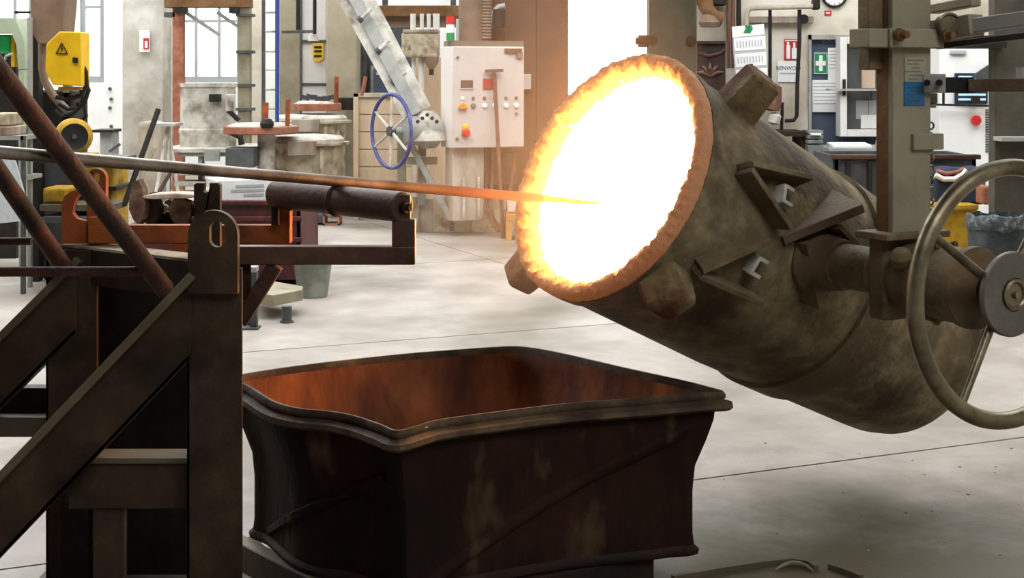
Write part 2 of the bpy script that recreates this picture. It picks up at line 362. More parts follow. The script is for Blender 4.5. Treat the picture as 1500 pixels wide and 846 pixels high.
# white-hot lining and crusted rim ring
m = bpy.data.materials.new('white_hot'); m.use_nodes = True; MATS['white_hot'] = m
n = m.node_tree.nodes; b = n['Principled BSDF']; b.inputs['Base Color'].default_value = (.1, .05, .02, 1)
b.inputs['Emission Color'].default_value = (1, .47, .16, 1); b.inputs['Emission Strength'].default_value = 26
def hot_rim():
    m = bpy.data.materials.new('hot_crust'); m.use_nodes = True; MATS['hot_crust'] = m
    n = m.node_tree.nodes; l = m.node_tree.links; b = n['Principled BSDF']
    b.inputs['Base Color'].default_value = lin('#a5825f'); b.inputs['Roughness'].default_value = .9
    at = n.new('ShaderNodeAttribute'); at.attribute_name = 'heat'; at.attribute_type = 'GEOMETRY'
    tc = n.new('ShaderNodeTexCoord'); nz = n.new('ShaderNodeTexNoise'); nz.inputs['Scale'].default_value = 30; nz.inputs['Detail'].default_value = 6
    l.new(tc.outputs['Object'], nz.inputs['Vector'])
    ma = n.new('ShaderNodeMath'); ma.operation = 'MULTIPLY_ADD'; l.new(nz.outputs['Fac'], ma.inputs[0]); ma.inputs[1].default_value = 1.0; 
    sb = n.new('ShaderNodeMath'); sb.operation = 'SUBTRACT'; l.new(at.outputs['Fac'], sb.inputs[0]); sb.inputs[1].default_value = .5
    l.new(sb.outputs[0], ma.inputs[2])
    cr = n.new('ShaderNodeValToRGB'); e = cr.color_ramp.elements; e.new(.5); e.new(.7)
    for el, (p, c) in zip(e, ((.22, (.05, .010, .002, 1)), (.44, (.22, .04, .005, 1)), (.66, (.9, .2, .012, 1)), (.92, (2.6, 1.35, .08, 1)))):
        el.position = p; el.color = c
    l.new(ma.outputs[0], cr.inputs['Fac']); l.new(cr.outputs[0], b.inputs['Emission Color']); b.inputs['Emission Strength'].default_value = 1.3
    n3 = n.new('ShaderNodeTexNoise'); n3.inputs['Scale'].default_value = 60; l.new(tc.outputs['Object'], n3.inputs['Vector'])
    bp = n.new('ShaderNodeBump'); bp.inputs['Strength'].default_value = .6; bp.inputs['Distance'].default_value = .01
    l.new(n3.outputs['Fac'], bp.inputs['Height']); l.new(bp.outputs[0], b.inputs['Normal'])
hot_rim()
rim = B(); NR = 360; rings = [(.458, .06), (.461, .02), (.460, .0), (.455, -.010), (.447, -.016), (.438, -.018), (.429, -.016), (.420, -.010), (.412, -.002), (.405, .010), (.400, .028), (.397, .06)]
heat = []
rnd = random.Random(3)
jag = [rnd.uniform(-1, 1) for _ in range(NR)]
jag = [(jag[i]*.5+jag[i-1]*.25+jag[(i+1) % NR]*.25)*1.0+.5*math.sin(i*.23+1)*math.sin(i*.091)+.35*math.sin(i*.61) for i in range(NR)]
vs = []; fs = []
for j, (r, s) in enumerate(rings):
    for i in range(NR):
        ph = 2*math.pi*i/NR; nn = Lref*math.cos(ph)+Lup*math.sin(ph)
        k = [0, .1, .15, .25, .35, .4, .5, .7, .9, 1, .8, .4][j]; e1, e2 = rnd.uniform(-1, 1)*.0045*(j > 1), rnd.uniform(-1, 1)*.003*(j > 0)
        vs.append(LM+La*(s+.006*jag[i]*k+e1)+nn*(r-.018*jag[i]*k+e2)); heat.append(max(0, [0, 0, 0, .05, .1, .16, .26, .42, .6, .82, 1.0, 1.0][j]+(.3*jag[i]+rnd.uniform(-.22, .22))*(.25+.75*min(1, j/7))*(j > 2)))
for j in range(len(rings)-1): fs += [(j*NR+i, j*NR+(i+1) % NR, (j+1)*NR+(i+1) % NR, (j+1)*NR+i) for i in range(NR)]
rim.add(vs, fs); ro = rim.build('mouth_rim', 'hot_crust', ladle, smooth=70)
ha = ro.data.attributes.new('heat', 'FLOAT', 'POINT'); ha.data.foreach_set('value', heat)
B().lathe([(.407, .04), (.405, .3), (.39, .8), (.37, 1.4), (.3, 1.5), (0, 1.5)], LM, La, 64, False, Lref).build('glowing_lining', 'white_hot', ladle, smooth=60, label='white-hot glowing lining')
# reinforcing band and seam
B().lathe([(Lr(.98)-.01, .97), (Lr(.98)+.016, .975), (Lr(1.13)+.016, 1.135), (Lr(1.13)-.01, 1.14)], LM, La, 96, True, Lref).build('band', 'ladle_plate', ladle, smooth=40)
B().lathe([(Lr(.05)-.01, .03), (Lr(.05)+.012, .035), (Lr(.1)+.010, .085), (Lr(.1)-.01, .09)], LM, La, 96, True, Lref).build('collar', 'ladle_shell', ladle, smooth=40)
# lifting lugs around the mouth
def lug(px, py, rad, size, s_off=0.0, tw=0.0):
    s, ph = pick(px, py) if not isinstance(px, str) else py
    s += s_off; p, nn = Lp(s, ph); tg = La.cross(nn).normalized()
    a = (La*math.cos(tw)+tg*math.sin(tw)).normalized(); t2 = (tg*math.cos(tw)-La*math.sin(tw)).normalized()
    b = B(); h = size/2
    sect = [(-h, -h*.75), (-h*.7, -h), (h*.7, -h), (h, -h*.75), (h, h*.75), (h*.7, h), (-h*.7, h), (-h, h*.75)]
    base = [p-nn*.03+a*x*1.12+t2*y*1.12 for x, y in sect]; top = [p+nn*rad+a*x*.95+t2*y*.95 for x, y in sect]
    tip = [p+nn*(rad+.012)+a*x*.7+t2*y*.7 for x, y in sect]
    N = 8; b.add(base+top+tip, [tuple(range(N-1, -1, -1)), tuple(range(2*N, 3*N))]+[(i, (i+1) % N, N+(i+1) % N, N+i) for i in range(N)]+[(N+i, N+(i+1) % N, 2*N+(i+1) % N, 2*N+i) for i in range(N)])
    return b.build('lug', 'ladle_lug', ladle, bev=.006, smooth=30)
# V-shaped wedge brackets
def plate(parent, name, pts, h, th, m='ladle_plate', base=-.02, lean=0.0):
    """upright plate following shell points given as picture positions"""
    sp = [pick(*q) if len(q) == 2 and q[0] > 10 else q for q in pts]
    b = B(); lo = []; hi = []
    for s, ph in sp:
        p, nn = Lp(s, ph); lo.append(p+nn*base); hi.append(p+nn*h+La*lean)
    for i in range(len(sp)-1):
        d = (lo[i+1]-lo[i]).normalized(); nn = (hi[i]-lo[i]).normalized(); sd = d.cross(nn).normalized()*th
        b.prism([lo[i], lo[i+1], hi[i+1], hi[i]], sd)
    return b.build(name, m, parent, bev=.003, smooth=30)
for px_, s_, ph_, rad_, sz_, tw_ in ((0, .25, math.radians(56), .135, .13, .2), (0, .13, math.radians(-44), .10, .14, .12), (0, .07, math.radians(229), .10, .12, 0)):
    lug('at', (s_, ph_), rad_, sz_, 0, tw_)
def vbracket(apex, arm1, arm2, slot, h, lab):
    r = plate(ladle, 'wedge_bracket', [arm1, apex], h, .022)
    s, ph = pick(*apex)
    plate(r, 'flange', [apex, arm2], h, .022)
    s, ph = pick(*slot); p, nn = Lp(s, ph); tg = La.cross(nn).normalized()
    b = B()
    for o1, o2, sx, sy in ((0, .028, .05, .014), (0, -.028, .05, .014), (-.02, 0, .014, .07)):
        b.obox(p+La*o1+tg*o2+nn*.012, La, tg, nn, sx, sy, .06)
    b.build('keeper', 'pale_crust', r, bev=.003)
vbracket((1080, 252), (1165, 272), (1135, 330), (1142, 292), .075, '')
vbracket((1018, 388), (1108, 352), (1108, 424), (1102, 388), .07, '')
# trunnion bracket: deep box of plates that carries the shaft
def slab(p, q, w, h, name, m='ladle_plate'):
    p, q = V(p), V(q); d = (q-p).normalized(); td = V((.48, -.877, 0)).normalized(); td = (td-d*td.dot(d)).normalized(); u = d.cross(td)
    return B().obox((p+q)/2-td*w/2, d, td, u, (q-p).length, w, h).build(name, m, ladle, bev=.003)
slab(P(1148, 353, 4.86), P(1266, 305, 4.9), .26, .032, 'trunnion_flange')
slab(P(1186, 356, 4.86), P(1204, 450, 4.9), .2, .026, 'trunnion_web')
slab(P(1236, 334, 4.9), P(1222, 425, 4.92), .16, .018, 'trunnion_rib')
slab(P(1232, 332, 4.88), P(1270, 372, 4.92), .12, .022, 'trunnion_rib')
slab(P(1212, 425, 4.95), P(1262, 405, 4.95), .1, .02, 'trunnion_rib')
# ridges of slag and weld crust on the shell
cr_ = random.Random(5); b = B()
for k in range(90):
    t = k/89.0; s = 1.17+cr_.uniform(-.012, .012); ph = math.radians(20+75*t)
    if cr_.random() < .55:
        p, nn = Lp(s, ph); r = cr_.uniform(.005, .012)
        b.lathe([(0, -r*.5), (r, 0), (r*.6, r*.7), (0, r)], p, nn, 6)
b.build('slag_crust', 'pale_crust', ladle, kind='stuff')
# ------------------------------------------------------------------ hanger, gearbox and handwheel
tq = V((.48, -.877, 0)).normalized(); tw_ = V((.877, .48, 0)).normalized(); UP = V((0, 0, 1))
TC = LM+La*.697                                  # trunnion axis crosses the ladle axis here
def tp(q, w=0.0, z=0.0): return TC+tq*q+tw_*w+UP*z
hang = T('ladle_hanger', tp(.88, 0, -.1), 'grey-green steel hanger arm with blue label, holding the ladle', 'hanger')
ztop = 4.6
B().obox(tp(.90, 0, .14)+UP*((ztop-.14-TC.z)/2), tw_, tq, UP, .165, .02, ztop-.14-TC.z).build('arm', 'hanger_paint', hang, bev=.004)
B().obox(tp(.862, -.0, .14)+UP*((ztop-.14-TC.z)/2), tw_, tq, UP, .160, .056, ztop-.14-TC.z).build('backing_strip', 'hanger_rust', hang, bev=.002)
B().obox(tp(.80, .105, .18)+UP*((ztop-.14-TC.z)/2), tw_, tq, UP, .04, .05, ztop-.14-TC.z).build('guide_rail', 'grey_paint', hang, bev=.003)
B().obox(tp(.87, 0, .135), tw_, tq, UP, .27, .15, .022).build('cap_plate', 'ladle_plate', hang, bev=.004)
bp = B().obox(tp(.86, 0, .0), tw_, tq, UP, .21, .075, .27).build('bearing_block', 'gearbox_paint', hang, bev=.012)
B().obox(tp(.915, .06, .43), tw_, tq, UP, .13, .02, .052).build('stop_plate', 'hanger_paint', hang, bev=.003)
# clamp collar near the top of the frame
zc = EYE-(57-110)*4.6/F-TC.z
cl = B().obox(tp(.88, .0, zc), tw_, tq, UP, .23, .115, .062).build('clamp_collar', 'hanger_paint', hang, bev=.005)
for w, q in ((-.095, .945), (.10, .945)):
    b = B().cyl(tp(q, w, zc+.01), tp(q+.045, w, zc+.01), .012, n=8).cyl(tp(q, w, zc+.01), tp(q+.02, w, zc+.01), .021, n=6)
    b.build('bolt', 'hanger_rust', cl)
B().obox(tp(.88, -.155, zc+.0), tw_, tq, UP, .08, .09, .06).build('clamp_ear', 'hanger_paint', hang, bev=.004)
B().obox(tp(.84, -.10, zc-.062), tw_, tq, UP, .075, .05, .075).build('clamp_foot', 'gearbox_paint', hang, bev=.004)
B().obox(tp(.85, -.12, zc+.16), tw_, tq, UP, .06, .05, .26).build('side_bar', 'gearbox_paint', hang, bev=.004)
# sticker plates
zl = EYE-(102-110)*4.57/F-TC.z; q1 = .912
lp = B().obox(tp(q1, .012, zl), tw_, tq, UP, .092, .003, .078).build('rating_plate', 'label_pale', hang, smooth=0, label='faded pale rating plate')
for k in range(6): B().obox(tp(q1+.0022, .012-(k % 2)*.012, zl+.03-k*.012), tw_, tq, UP, .07-(k % 3)*.018, .001, .0045).build('print_line', 'print_grey', lp, smooth=0)
zl = EYE-(137-110)*4.57/F-TC.z
lb = B().obox(tp(q1, .008, zl), tw_, tq, UP, .087, .003, .076).build('blue_label', 'label_blue', hang, smooth=0, label='blue sticker')
for k in range(5): B().obox(tp(q1+.0022, .008+(k % 2)*.006, zl+.02-k*.011), tw_, tq, UP, .055-(k % 2)*.014, .001, .003).build('print_line', 'door_blue', lb, smooth=0)
# chain beside the arm
for k in range(9):
    zz = EYE-(185+k*16-110)*4.55/F
    p = tp(.905, .088, 0); p.z = zz
    b = B().torus(p, tw_ if k % 2 else tq, .011, .0035, 14, 6); b.build('chain_link', 'worn_steel', hang)
# trunnion shaft and gearbox
trun = T('tilting_gearbox', tp(.95, 0, -.12), 'rusty round tilting gearbox on the ladle trunnion behind the big handwheel', 'gearbox')
B().cyl(tp(.60), tp(.84), .075).build('shaft', 'gearbox_paint', trun)
B().lathe([(0, .36), (.115, .36), (.115, .47), (.1, .49), (.085, .60), (0, .60)], TC, tq, 36).build('boss', 'ladle_plate', ladle, smooth=35)
B().lathe([(0, .78), (.085, .78), (.1, .80), (.1, .84), (.075, .86)], TC, tq, 32).build('inner_flange', 'ladle_plate', trun)
B().lathe([(.0, .90), (.105, .90), (.112, .92), (.112, .985), (.118, .99), (.125, 1.0), (.125, 1.03), (.116, 1.04), (.116, 1.15), (.125, 1.155), (.125, 1.185), (.08, 1.20), (.05, 1.22), (.0, 1.22)], TC, tq, 40).build('housing', 'gearbox_paint', trun, bev=.0, smooth=40)
for k in range(10):
    a = 2*math.pi*k/10; d = tw_*math.cos(a)+UP*math.sin(a)
    B().cyl(TC+tq*1.005+d*.105, TC+tq*1.06+d*.125, .011, n=6).build('bolt', 'hanger_rust', trun)
B().lathe([(.0, 0), (.03, 0), (.036, .03), (.022, .05), (0, .055)], tp(.97, -.10, .055), V((-.2, -.4, .9)), 14).build('filler_cap', 'ladle_plate', trun)
wh = T('handwheel', tp(1.304, 0, -.38), 'large worn brass-toned handwheel with a flat steel hub disc', 'handwheel')
HC = tp(1.304); WR = .372
B().torus(HC, tq, WR, .0255, 96, 14).build('ring', 'worn_steel', wh, smooth=80)
for k in range(4):
    a = math.radians(58+90*k); d = tw_*math.cos(a)+UP*math.sin(a)
    B().cyl(HC+d*.05-tq*.02, HC+d*(WR-.004), .0155, .012, 14).build('spoke', 'worn_steel', wh)
B().lathe([(0, .0), (.121, .0), (.125, .003), (.125, .016), (.122, .02), (.05, .02), (.05, .016), (0, .016)], HC, tq, 64).build('hub_disc', 'hub_plate', wh, smooth=30)
B().lathe([(.046, .01), (.046, .026), (.038, .03), (.034, .026), (.034, .022), (.012, .022), (.010, .034), (0, .034)], HC, tq, 40).build('hub_nut', 'worn_steel', wh, smooth=30)
B().cyl(tp(1.2), tp(1.305), .045).build('hub_shaft', 'black_iron', wh)
# cross beams that leave the hanger to the right
beam = T('crane_beam', P(1440, 60, 4.62), 'grey steel yoke beam with a round cap, leaving the hanger top right', 'beam')
b = B(); a0, a1 = P(1366, 47, 4.7), P(1431, 36, 4.55); b.bar(a0, a1, .07, .068); b.build('socket', 'hanger_paint', beam, bev=.004)
a0, a1 = P(1428, 38, 4.56), P(1640, 8, 4.2); B().bar(a0, a1, .05, .046).build('tube', 'grey_paint', beam, bev=.004)
d = (P(1366, 22, 4.75)-P(1366, 22, 4.75)); 
B().bar(P(1366, 14, 4.85), P(1430, 2, 4.7), .05, .03).build('upper_bar', 'hanger_paint', beam, bev=.004)
c0 = P(1386, 38, 4.6); B().lathe([(0, 0), (.041, 0), (.041, .03), (.034, .034), (.03, .028), (0, .028)], c0, (.1, -1, .05), 28).build('round_cap', 'worn_steel', beam, smooth=30)
B().tube([P(1390, 48, 4.62), P(1384, 58, 4.62), P(1374, 66, 4.62)], .008).build('cap_hook', 'hanger_rust', beam)
B().bar(P(1372, 68, 4.75), P(1520, 50, 4.6), .06, .02).build('lower_strap', 'black_iron', beam, bev=.003)
arm = T('side_arm', P(1420, 136, 4.62), 'tan flat bar clamped to the hanger with a dark block', 'bar')
k1 = Q(1352, 1386, 108, 136, 4.58, 4.64).build('clamp', 'grey_paint', arm, bev=.004)
for px in (1358, 1376): B().cyl(P(px, 121, 4.585), P(px, 121, 4.54), .011, n=8).build('bolt', 'black_iron', k1)
Q(1384, 1428, 113, 136, 4.6, 4.65).build('dark_block', 'black_iron', arm, bev=.003)
B().bar(P(1421, 125, 4.6), P(1700, 123, 4.3), .05, .04).build('flat_bar', 'ladle_plate', arm, bev=.003)
Q(1496, 1520, 98, 116, 4.5, 4.55).build('end_lug', 'grey_paint', arm)
bk = T('cable_bracket', P(1366, 155, 4.75), 'small grey bracket with a thin cable conduit under the clamp beside the hanger', 'bracket')
Q(1351, 1374, 136, 152, 4.66, 4.75).build('body', 'grey_paint', bk, bev=.005)
Q(1352, 1372, 152, 158, 4.64, 4.74).build('foot', 'grey_paint', bk, bev=.003)
B().tube([P(1353, 150, 4.66), P(1351, 160, 4.66), P(1351, 215, 4.66)], .005).build('conduit', 'paper_shade', bk)
# far hanger of the same yoke
fh = T('far_ladle_hanger', P(985, 200, 6.1), 'beige steel hanger column rising behind the glowing ladle mouth', 'hanger')
x0, z0 = XZ(951, 100, 6.1); x1, z1 = XZ(1021, 0, 6.1)
B().box(x0, x1, 6.1, 6.22, .95, 4.6).build('column', 'hanger_rust' if False else 'hanger_paint', fh, bev=.006)
for px in (956, 1013): B().cyl(P(px, 60, 6.1), P(px, 60, 6.088), .022, n=14).build('bolt_head', 'hanger_rust', fh)
b = Q(936, 952, 51, 69, 6.12, 6.19); b.cyl(P(931, 60, 6.15), P(937, 60, 6.15), .016, n=8); b.build('side_bolt', 'rust_orange', fh, bev=.003)
# ------------------------------------------------------------------ the slag skip in the foreground
SZ_ = .62
rimpx = [(330,556),(356,564),(395,588),(434,599),(477,603),(516,610),(555,623),(583,632),(633,618),(676,611),(730,604),(830,592),(959,582),(1029,576),(1063,574),
         (1046,568),(1003,557),(916,538),(830,518),(775,508),(735,507),(650,513),(589,518),(460,532),(356,547)]
rimp = [V(((px-750)*(EYE-SZ_)/(py-110), F*(EYE-SZ_)/(py-110))) for px, py in rimpx]
cen = sum(rimp, V((0, 0)))/len(rimp)
def dense(path, k=5):
    out = []; n = len(path)
    for i in range(n):
        p0, p1, p2, p3 = path[i-1], path[i], path[(i+1) % n], path[(i+2) % n]
        for j in range(k):
            t = j/k
            # corners stay crisp, edges bend smoothly
            out.append(.5*((2*p1)+(p2-p0)*t+(2*p0-5*p1+4*p2-p3)*t*t+(3*p1-p0-3*p2+p3)*t**3))
    return out
rd = dense(rimp, 4); NN = len(rd)
def nrm(i):
    d = (rd[(i+1) % NN]-rd[i-1]).normalized(); n = V((d.y, -d.x))
    return n if n.dot(rd[i]-cen) > 0 else -n
RN = [nrm(i) for i in range(NN)]
def ring(scale, off, z): return [V(((cen+(rd[i]-cen)*scale+RN[i]*off).x, (cen+(rd[i]-cen)*scale+RN[i]*off).y, z)) for i in range(NN)]
def loft(b, rings, closed=False, cap0=False, cap1=False):
    vs = [v for r in rings for v in r]; k = len(rings); fs = []
    for j in range(k if closed else k-1):
        jj = (j+1) % k; fs += [(j*NN+i, j*NN+(i+1) % NN, jj*NN+(i+1) % NN, jj*NN+i) for i in range(NN)]
    if cap0: fs.append(tuple(range(NN-1, -1, -1)))
    if cap1: fs.append(tuple((k-1)*NN+i for i in range(NN)))
    b.add(vs, fs); return b
skip = T('slag_skip', (cen.x, cen.y, 0), 'dark rusty open slag skip with a dented rolled rim below the ladle', 'skip')
loft(B(), [ring(.86, 0, .085), ring(.885, 0, .10), ring(.875, 0, .16), ring(.875, 0, .30), ring(.885, 0, .38), ring(.925, 0, .46), ring(.955, 0, .53), ring(.965, 0, .60)], cap0=True).build('body', 'rust_skip', skip, smooth=50)
loft(B(), [ring(.958, 0, .60), ring(.945, 0, .53), ring(.915, 0, .46), ring(.875, 0, .38), ring(.865, 0, .30), ring(.865, 0, .13)], cap1=True).build('inside', 'skip_inside', skip, smooth=50, label='orange-rusted inner walls')
loft(B(), [ring(.958, 0, .598), ring(.975, 0, .622), ring(.99, 0, .622), ring(1.0, 0, .612), ring(1.0, .0, .602), ring(.99, .0, .596), ring(.995, .006, .590), ring(1.0, .022, .586), ring(1.0, .026, .572), ring(.998, .016, .563), ring(.965, 0, .565)], closed=True).build('rim', 'skip_rim', skip, smooth=45, label='double rolled rim')
# pressed diagonal ribs on the two faces in view
iF, iR, iL = 28, 56, 2
def arc(a, b_, u):
    st = 1 if b_ > a else -1; L = [0.0]
    for i in range(a, b_, st): L.append(L[-1]+(rd[(i+st) % NN]-rd[i % NN]).length)
    w = u*L[-1]
    for k in range(len(L)-1):
        if L[k] <= w <= L[k+1]+1e-9: return a+st*(k+(w-L[k])/(L[k+1]-L[k]))
    return b_
def face_pt(u, z, a, b_, out):
    i = arc(a, b_, u); i0 = int(math.floor(i)); t = i-i0
    s = .876 if z < .38 else .885+(z-.38)*.45
    p = (rd[i0 % NN]*(1-t)+rd[(i0+1) % NN]*t); q = cen+(p-cen)*s; nn = RN[i0 % NN]
    return V((q.x+nn.x*out, q.y+nn.y*out, z))
def rib(a, b_, u0, z0, u1, z1, w):
    b = B(); N = 14; rows = []
    for k in range(N+1):
        t = k/N; u = u0+(u1-u0)*t; z = z0+(z1-z0)*t
        rows.append([face_pt(u, z-w, a, b_, -.004), face_pt(u, z-w*.5, a, b_, .014), face_pt(u, z+w*.5, a, b_, .014), face_pt(u, z+w, a, b_, -.004)])
    vs = [v for r in rows for v in r]; fs = []
    for k in range(N): fs += [(k*4+j, k*4+j+1, k*4+4+j+1, k*4+4+j) for j in range(3)]
    b.add(vs, fs); b.build('pressed_rib', 'rust_skip', skip, smooth=60)
rib(iF, iR, .04, .10, .93, .50, .026)
rib(iF, iL, .10, .46, .92, .14, .022)
loft(B(), [ring(.87, 0, .085), ring(.895, 0, .092), ring(.9, 0, .108), ring(.88, 0, .122)], closed=True).build('foot_ridge', 'rust_dark', skip, smooth=45)
fd = rd[iR]-rd[iF]; fd = V((fd.x, fd.y, 0)).normalized(); fs_ = V((-fd.y, fd.x, 0))
for sgn in (-1, 1): B().obox(V((cen.x, cen.y, .043))+fs_*.27*sgn+fd*.02, fd, fs_, UP, 1.0, .16, .086).build('fork_pocket', 'rust_dark', skip, bev=.004)
# channel bar and crumbs beside the skip
ch = T('steel_channel', P(410, 846, 4.3)*1.0, 'dark steel channel bar on the floor beside the rusty slag skip', 'channel')
def fl(px, py): Y = EYE*F/(py-110); return V(((px-750)*Y/F, Y, 0))
q0, q1_ = fl(310, 812), fl(505, 918)
ch.location = (q0+q1_)/2; LOC[ch.name] = V(ch.location)
dd = (q1_-q0).normalized(); sd = V((-dd.y, dd.x, 0))
B().obox((q0+q1_)/2+UP*.045, dd, sd, UP, (q1_-q0).length, .012, .09).build('web', 'steel_brown', ch, bev=.002)
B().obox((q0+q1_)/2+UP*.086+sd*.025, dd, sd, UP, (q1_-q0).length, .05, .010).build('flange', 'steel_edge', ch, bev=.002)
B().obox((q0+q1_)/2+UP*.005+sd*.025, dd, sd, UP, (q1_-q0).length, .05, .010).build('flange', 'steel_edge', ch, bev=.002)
b = B(); rr = random.Random(2)
p = fl(372, 806)
b.lathe([(0, 0), (.03, .0), (.034, .02), (.02, .04), (0, .045)], p, UP, 7); b.build('slag_lump', 'pale_crust', smooth=20, label='pale broken slag lump on the floor beside the steel channel', cat='slag')
# ------------------------------------------------------------------ sampling rod
def rodp(px, py):
    Y = 1/(.2778-.0001045*px); return P(px, py, Y)
ra, rb_ = rodp(0, 223), rodp(800, 291); rdv = (rb_-ra).normalized()
rod_tip = rb_+rdv*.26; rod_end = ra-rdv*.9
m = mat('hot_rod', ['#6d675c', '#8c857a', '#a09a8f'], 9, .33, .8, .1, 90, dirt='#4a4238', dscale=5, dlo=.5, dhi=.7)
n = m.node_tree.nodes; l = m.node_tree.links; b_ = n['Principled BSDF']
tc = n.new('ShaderNodeTexCoord'); vm = n.new('ShaderNodeVectorMath'); vm.operation = 'DISTANCE'; l.new(tc.outputs['Object'], vm.inputs[0]); vm.inputs[1].default_value = (0, 0, 0)
mr = n.new('ShaderNodeMapRange'); mr.inputs['From Min'].default_value = 0; mr.inputs['From Max'].default_value = .95; l.new(vm.outputs['Value'], mr.inputs['Value'])
cr = n.new('ShaderNodeValToRGB'); e = cr.color_ramp.elements; e.new(.3); e.new(.5)
for el, (p, c) in zip(e, ((0, (1.6, .6, .05, 1)), (.05, (.8, .18, .02, 1)), (.18, (.26, .045, .008, 1)), (.75, (0, 0, 0, 1)))): el.position = p; el.color = c
l.new(mr.outputs[0], cr.inputs['Fac']); l.new(cr.outputs[0], b_.inputs['Emission Color']); b_.inputs['Emission Strength'].default_value = 1.0
src = b_.inputs['Base Color'].links[0].from_socket; r2 = n.new('ShaderNodeMapRange'); r2.inputs['From Min'].default_value = .5; r2.inputs['From Max'].default_value = 1.5; l.new(vm.outputs['Value'], r2.inputs['Value'])
mx = n.new('ShaderNodeMix'); mx.data_type = 'RGBA'; l.new(r2.outputs[0], mx.inputs['Factor']); mx.inputs['A'].default_value = lin('#3d241b'); l.new(src, mx.inputs['B']); l.new(mx.outputs['Result'], b_.inputs['Base Color'])
r3 = n.new('ShaderNodeMapRange'); r3.inputs['From Min'].default_value = .5; r3.inputs['From Max'].default_value = 1.5; r3.inputs['To Min'].default_value = .75; r3.inputs['To Max'].default_value = .33; l.new(vm.outputs['Value'], r3.inputs['Value']); l.new(r3.outputs[0], b_.inputs['Roughness'])
rod_ = B().tube([rod_end]+[rod_end+(rb_-rod_end)*t for t in (.2, .4, .6, .8, .9)]+[rb_-rdv*.02, rb_], [.017]*6+[.0165, .013], 24).build('sampling_rod', 'hot_rod', origin=rb_, smooth=60,
    label='long bare steel rod resting on the roller, its tip glowing in the ladle', cat='rod')
m = glow('burning_tip', (.02, .01, .005, 1), 1.0); b_ = m.node_tree.nodes['Principled BSDF']; b_.inputs['Roughness'].default_value = 1; b_.inputs['Specular IOR Level'].default_value = 0; b_.inputs['Emission Color'].default_value = (1.5, .62, .07, 1)
B().tube([rb_-rdv*.005, rb_+rdv*.1, rb_+rdv*.3], [.0125, .0095, .004], 20).build('glowing_tip', 'burning_tip', rod_, smooth=60, label='yellow glowing tip')
# ------------------------------------------------------------------ roller stand
YN, YF = 4.2, 4.66
stand = T('roller_stand', P(200, 600, 4.4)*1, 'dark brown welded steel stand with a guide roller, left foreground', 'stand')
stand.location.z = 0; LOC[stand.name] = V(stand.location)
def S(b, name, m='steel_brown', par=None, **k): return b.build(name, m, par or stand, **k)
xl, _ = XZ(274, 0, YN-.07); xr, _ = XZ(355, 0, YN-.07); ztp = XZ(0, 392, YN-.07)[1]
def post(xl, xr, y, zt):
    w = xr-xl; b = B(); b.box(xl, xr, y-.075, y-.063, 0, zt); b.box(xl, xr-.035, y+.063, y+.075, 0, zt); b.box((xl+xr)/2-.005, (xl+xr)/2+.005, y-.065, y+.065, 0, zt)
    b.box(xl, xl+.01, y-.075, y+.02, 0, zt); return b
S(post(xl, xr, YN, ztp), 'front_post', bev=.002)
S(B().box(xl-.06, xr+.06, YN-.12, YN+.12, 0, .015), 'base_plate', bev=.002)
xfl, _ = XZ(78, 0, YF); xfr, _ = XZ(152, 0, YF); zfp = XZ(0, 362, YF)[1]
S(post(xfl, xfr, YF, zfp), 'rear_post', bev=.002)
S(B().box(xfl-.05, xfr+.05, YF-.12, YF+.12, 0, .015), 'base_plate', bev=.002)
# slanted channel braces with their worn, paler upper flange
def brace(y, a, b2, th, name):
    # a, b2: picture positions of the upper edge; th: vertical depth in pixels
    p, q = P(a[0], a[1], y), P(b2[0], b2[1], y); dz = th*y/F
    d = (q-p).normalized(); 
    r = S(B().prism([p, q, q-UP*dz, p-UP*dz], (0, .012, 0)), name, bev=.002)
    nrm_ = V((d.z, 0, -d.x)); nrm_ = nrm_ if nrm_.z > 0 else -nrm_
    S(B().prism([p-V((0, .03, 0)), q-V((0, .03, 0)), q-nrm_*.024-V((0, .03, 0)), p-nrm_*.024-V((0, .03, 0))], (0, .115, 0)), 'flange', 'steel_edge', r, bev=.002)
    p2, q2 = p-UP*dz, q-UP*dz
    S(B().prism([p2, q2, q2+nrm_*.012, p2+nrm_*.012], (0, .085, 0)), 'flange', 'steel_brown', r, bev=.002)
    return r
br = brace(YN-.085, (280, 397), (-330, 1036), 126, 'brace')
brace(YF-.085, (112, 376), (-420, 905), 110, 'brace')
# cross members
p0, p1 = P(275, 388, YN), P(90, 361, YF+.03)
def xbeam(pn, pf, w, h, name, m='steel_brown', top=None):
    d = V((pf.x-pn.x, pf.y-pn.y, 0)).normalized(); sd = V((1, 0, 0))
    b = B(); a = [pn, pf]
    r = S(B().prism([pn, pf, pf+sd*w, pn+sd*w], (0, 0, -h)), name, m, bev=.002)
    if top: S(B().prism([pn+UP*.001, pf+UP*.001, pf+sd*w+UP*.001, pn+sd*w+UP*.001], (0, 0, .009)), 'top_plate', top, r, bev=.001)
    return r
zt_ = 1.09
xbeam(V((xl, YN+.07, zt_)), V((xfl+.02, YF+.02, zt_)), .16, .11, 'cross_beam', 'rust_dark', 'beige_crust')  # light on the deck put into the top plate's beige colour
S(Q(-60, 150, 611, 640, YF-.03, YF+.03), 'rear_rail', 'steel_edge', bev=.003)
S(Q(-60, 150, 568, 612, YF+.06, YF+.12), 'rear_rail', 'black_iron', bev=.003)
S(Q(100, 275, 678, 745, YN-.02, YN+.03), 'front_rail', 'steel_brown', bev=.003)
S(Q(100, 275, 671, 679, YN-.03, YN+.08), 'rail_top', 'steel_edge', bev=.002)
b = Q(136, 181, 744, 980, YN-.01, YN+.03); S(b, 'short_post', 'steel_brown', bev=.003)
S(Q(86, 130, 690, 980, YF-.1, YF-.04), 'inner_post', 'black_iron', bev=.003)
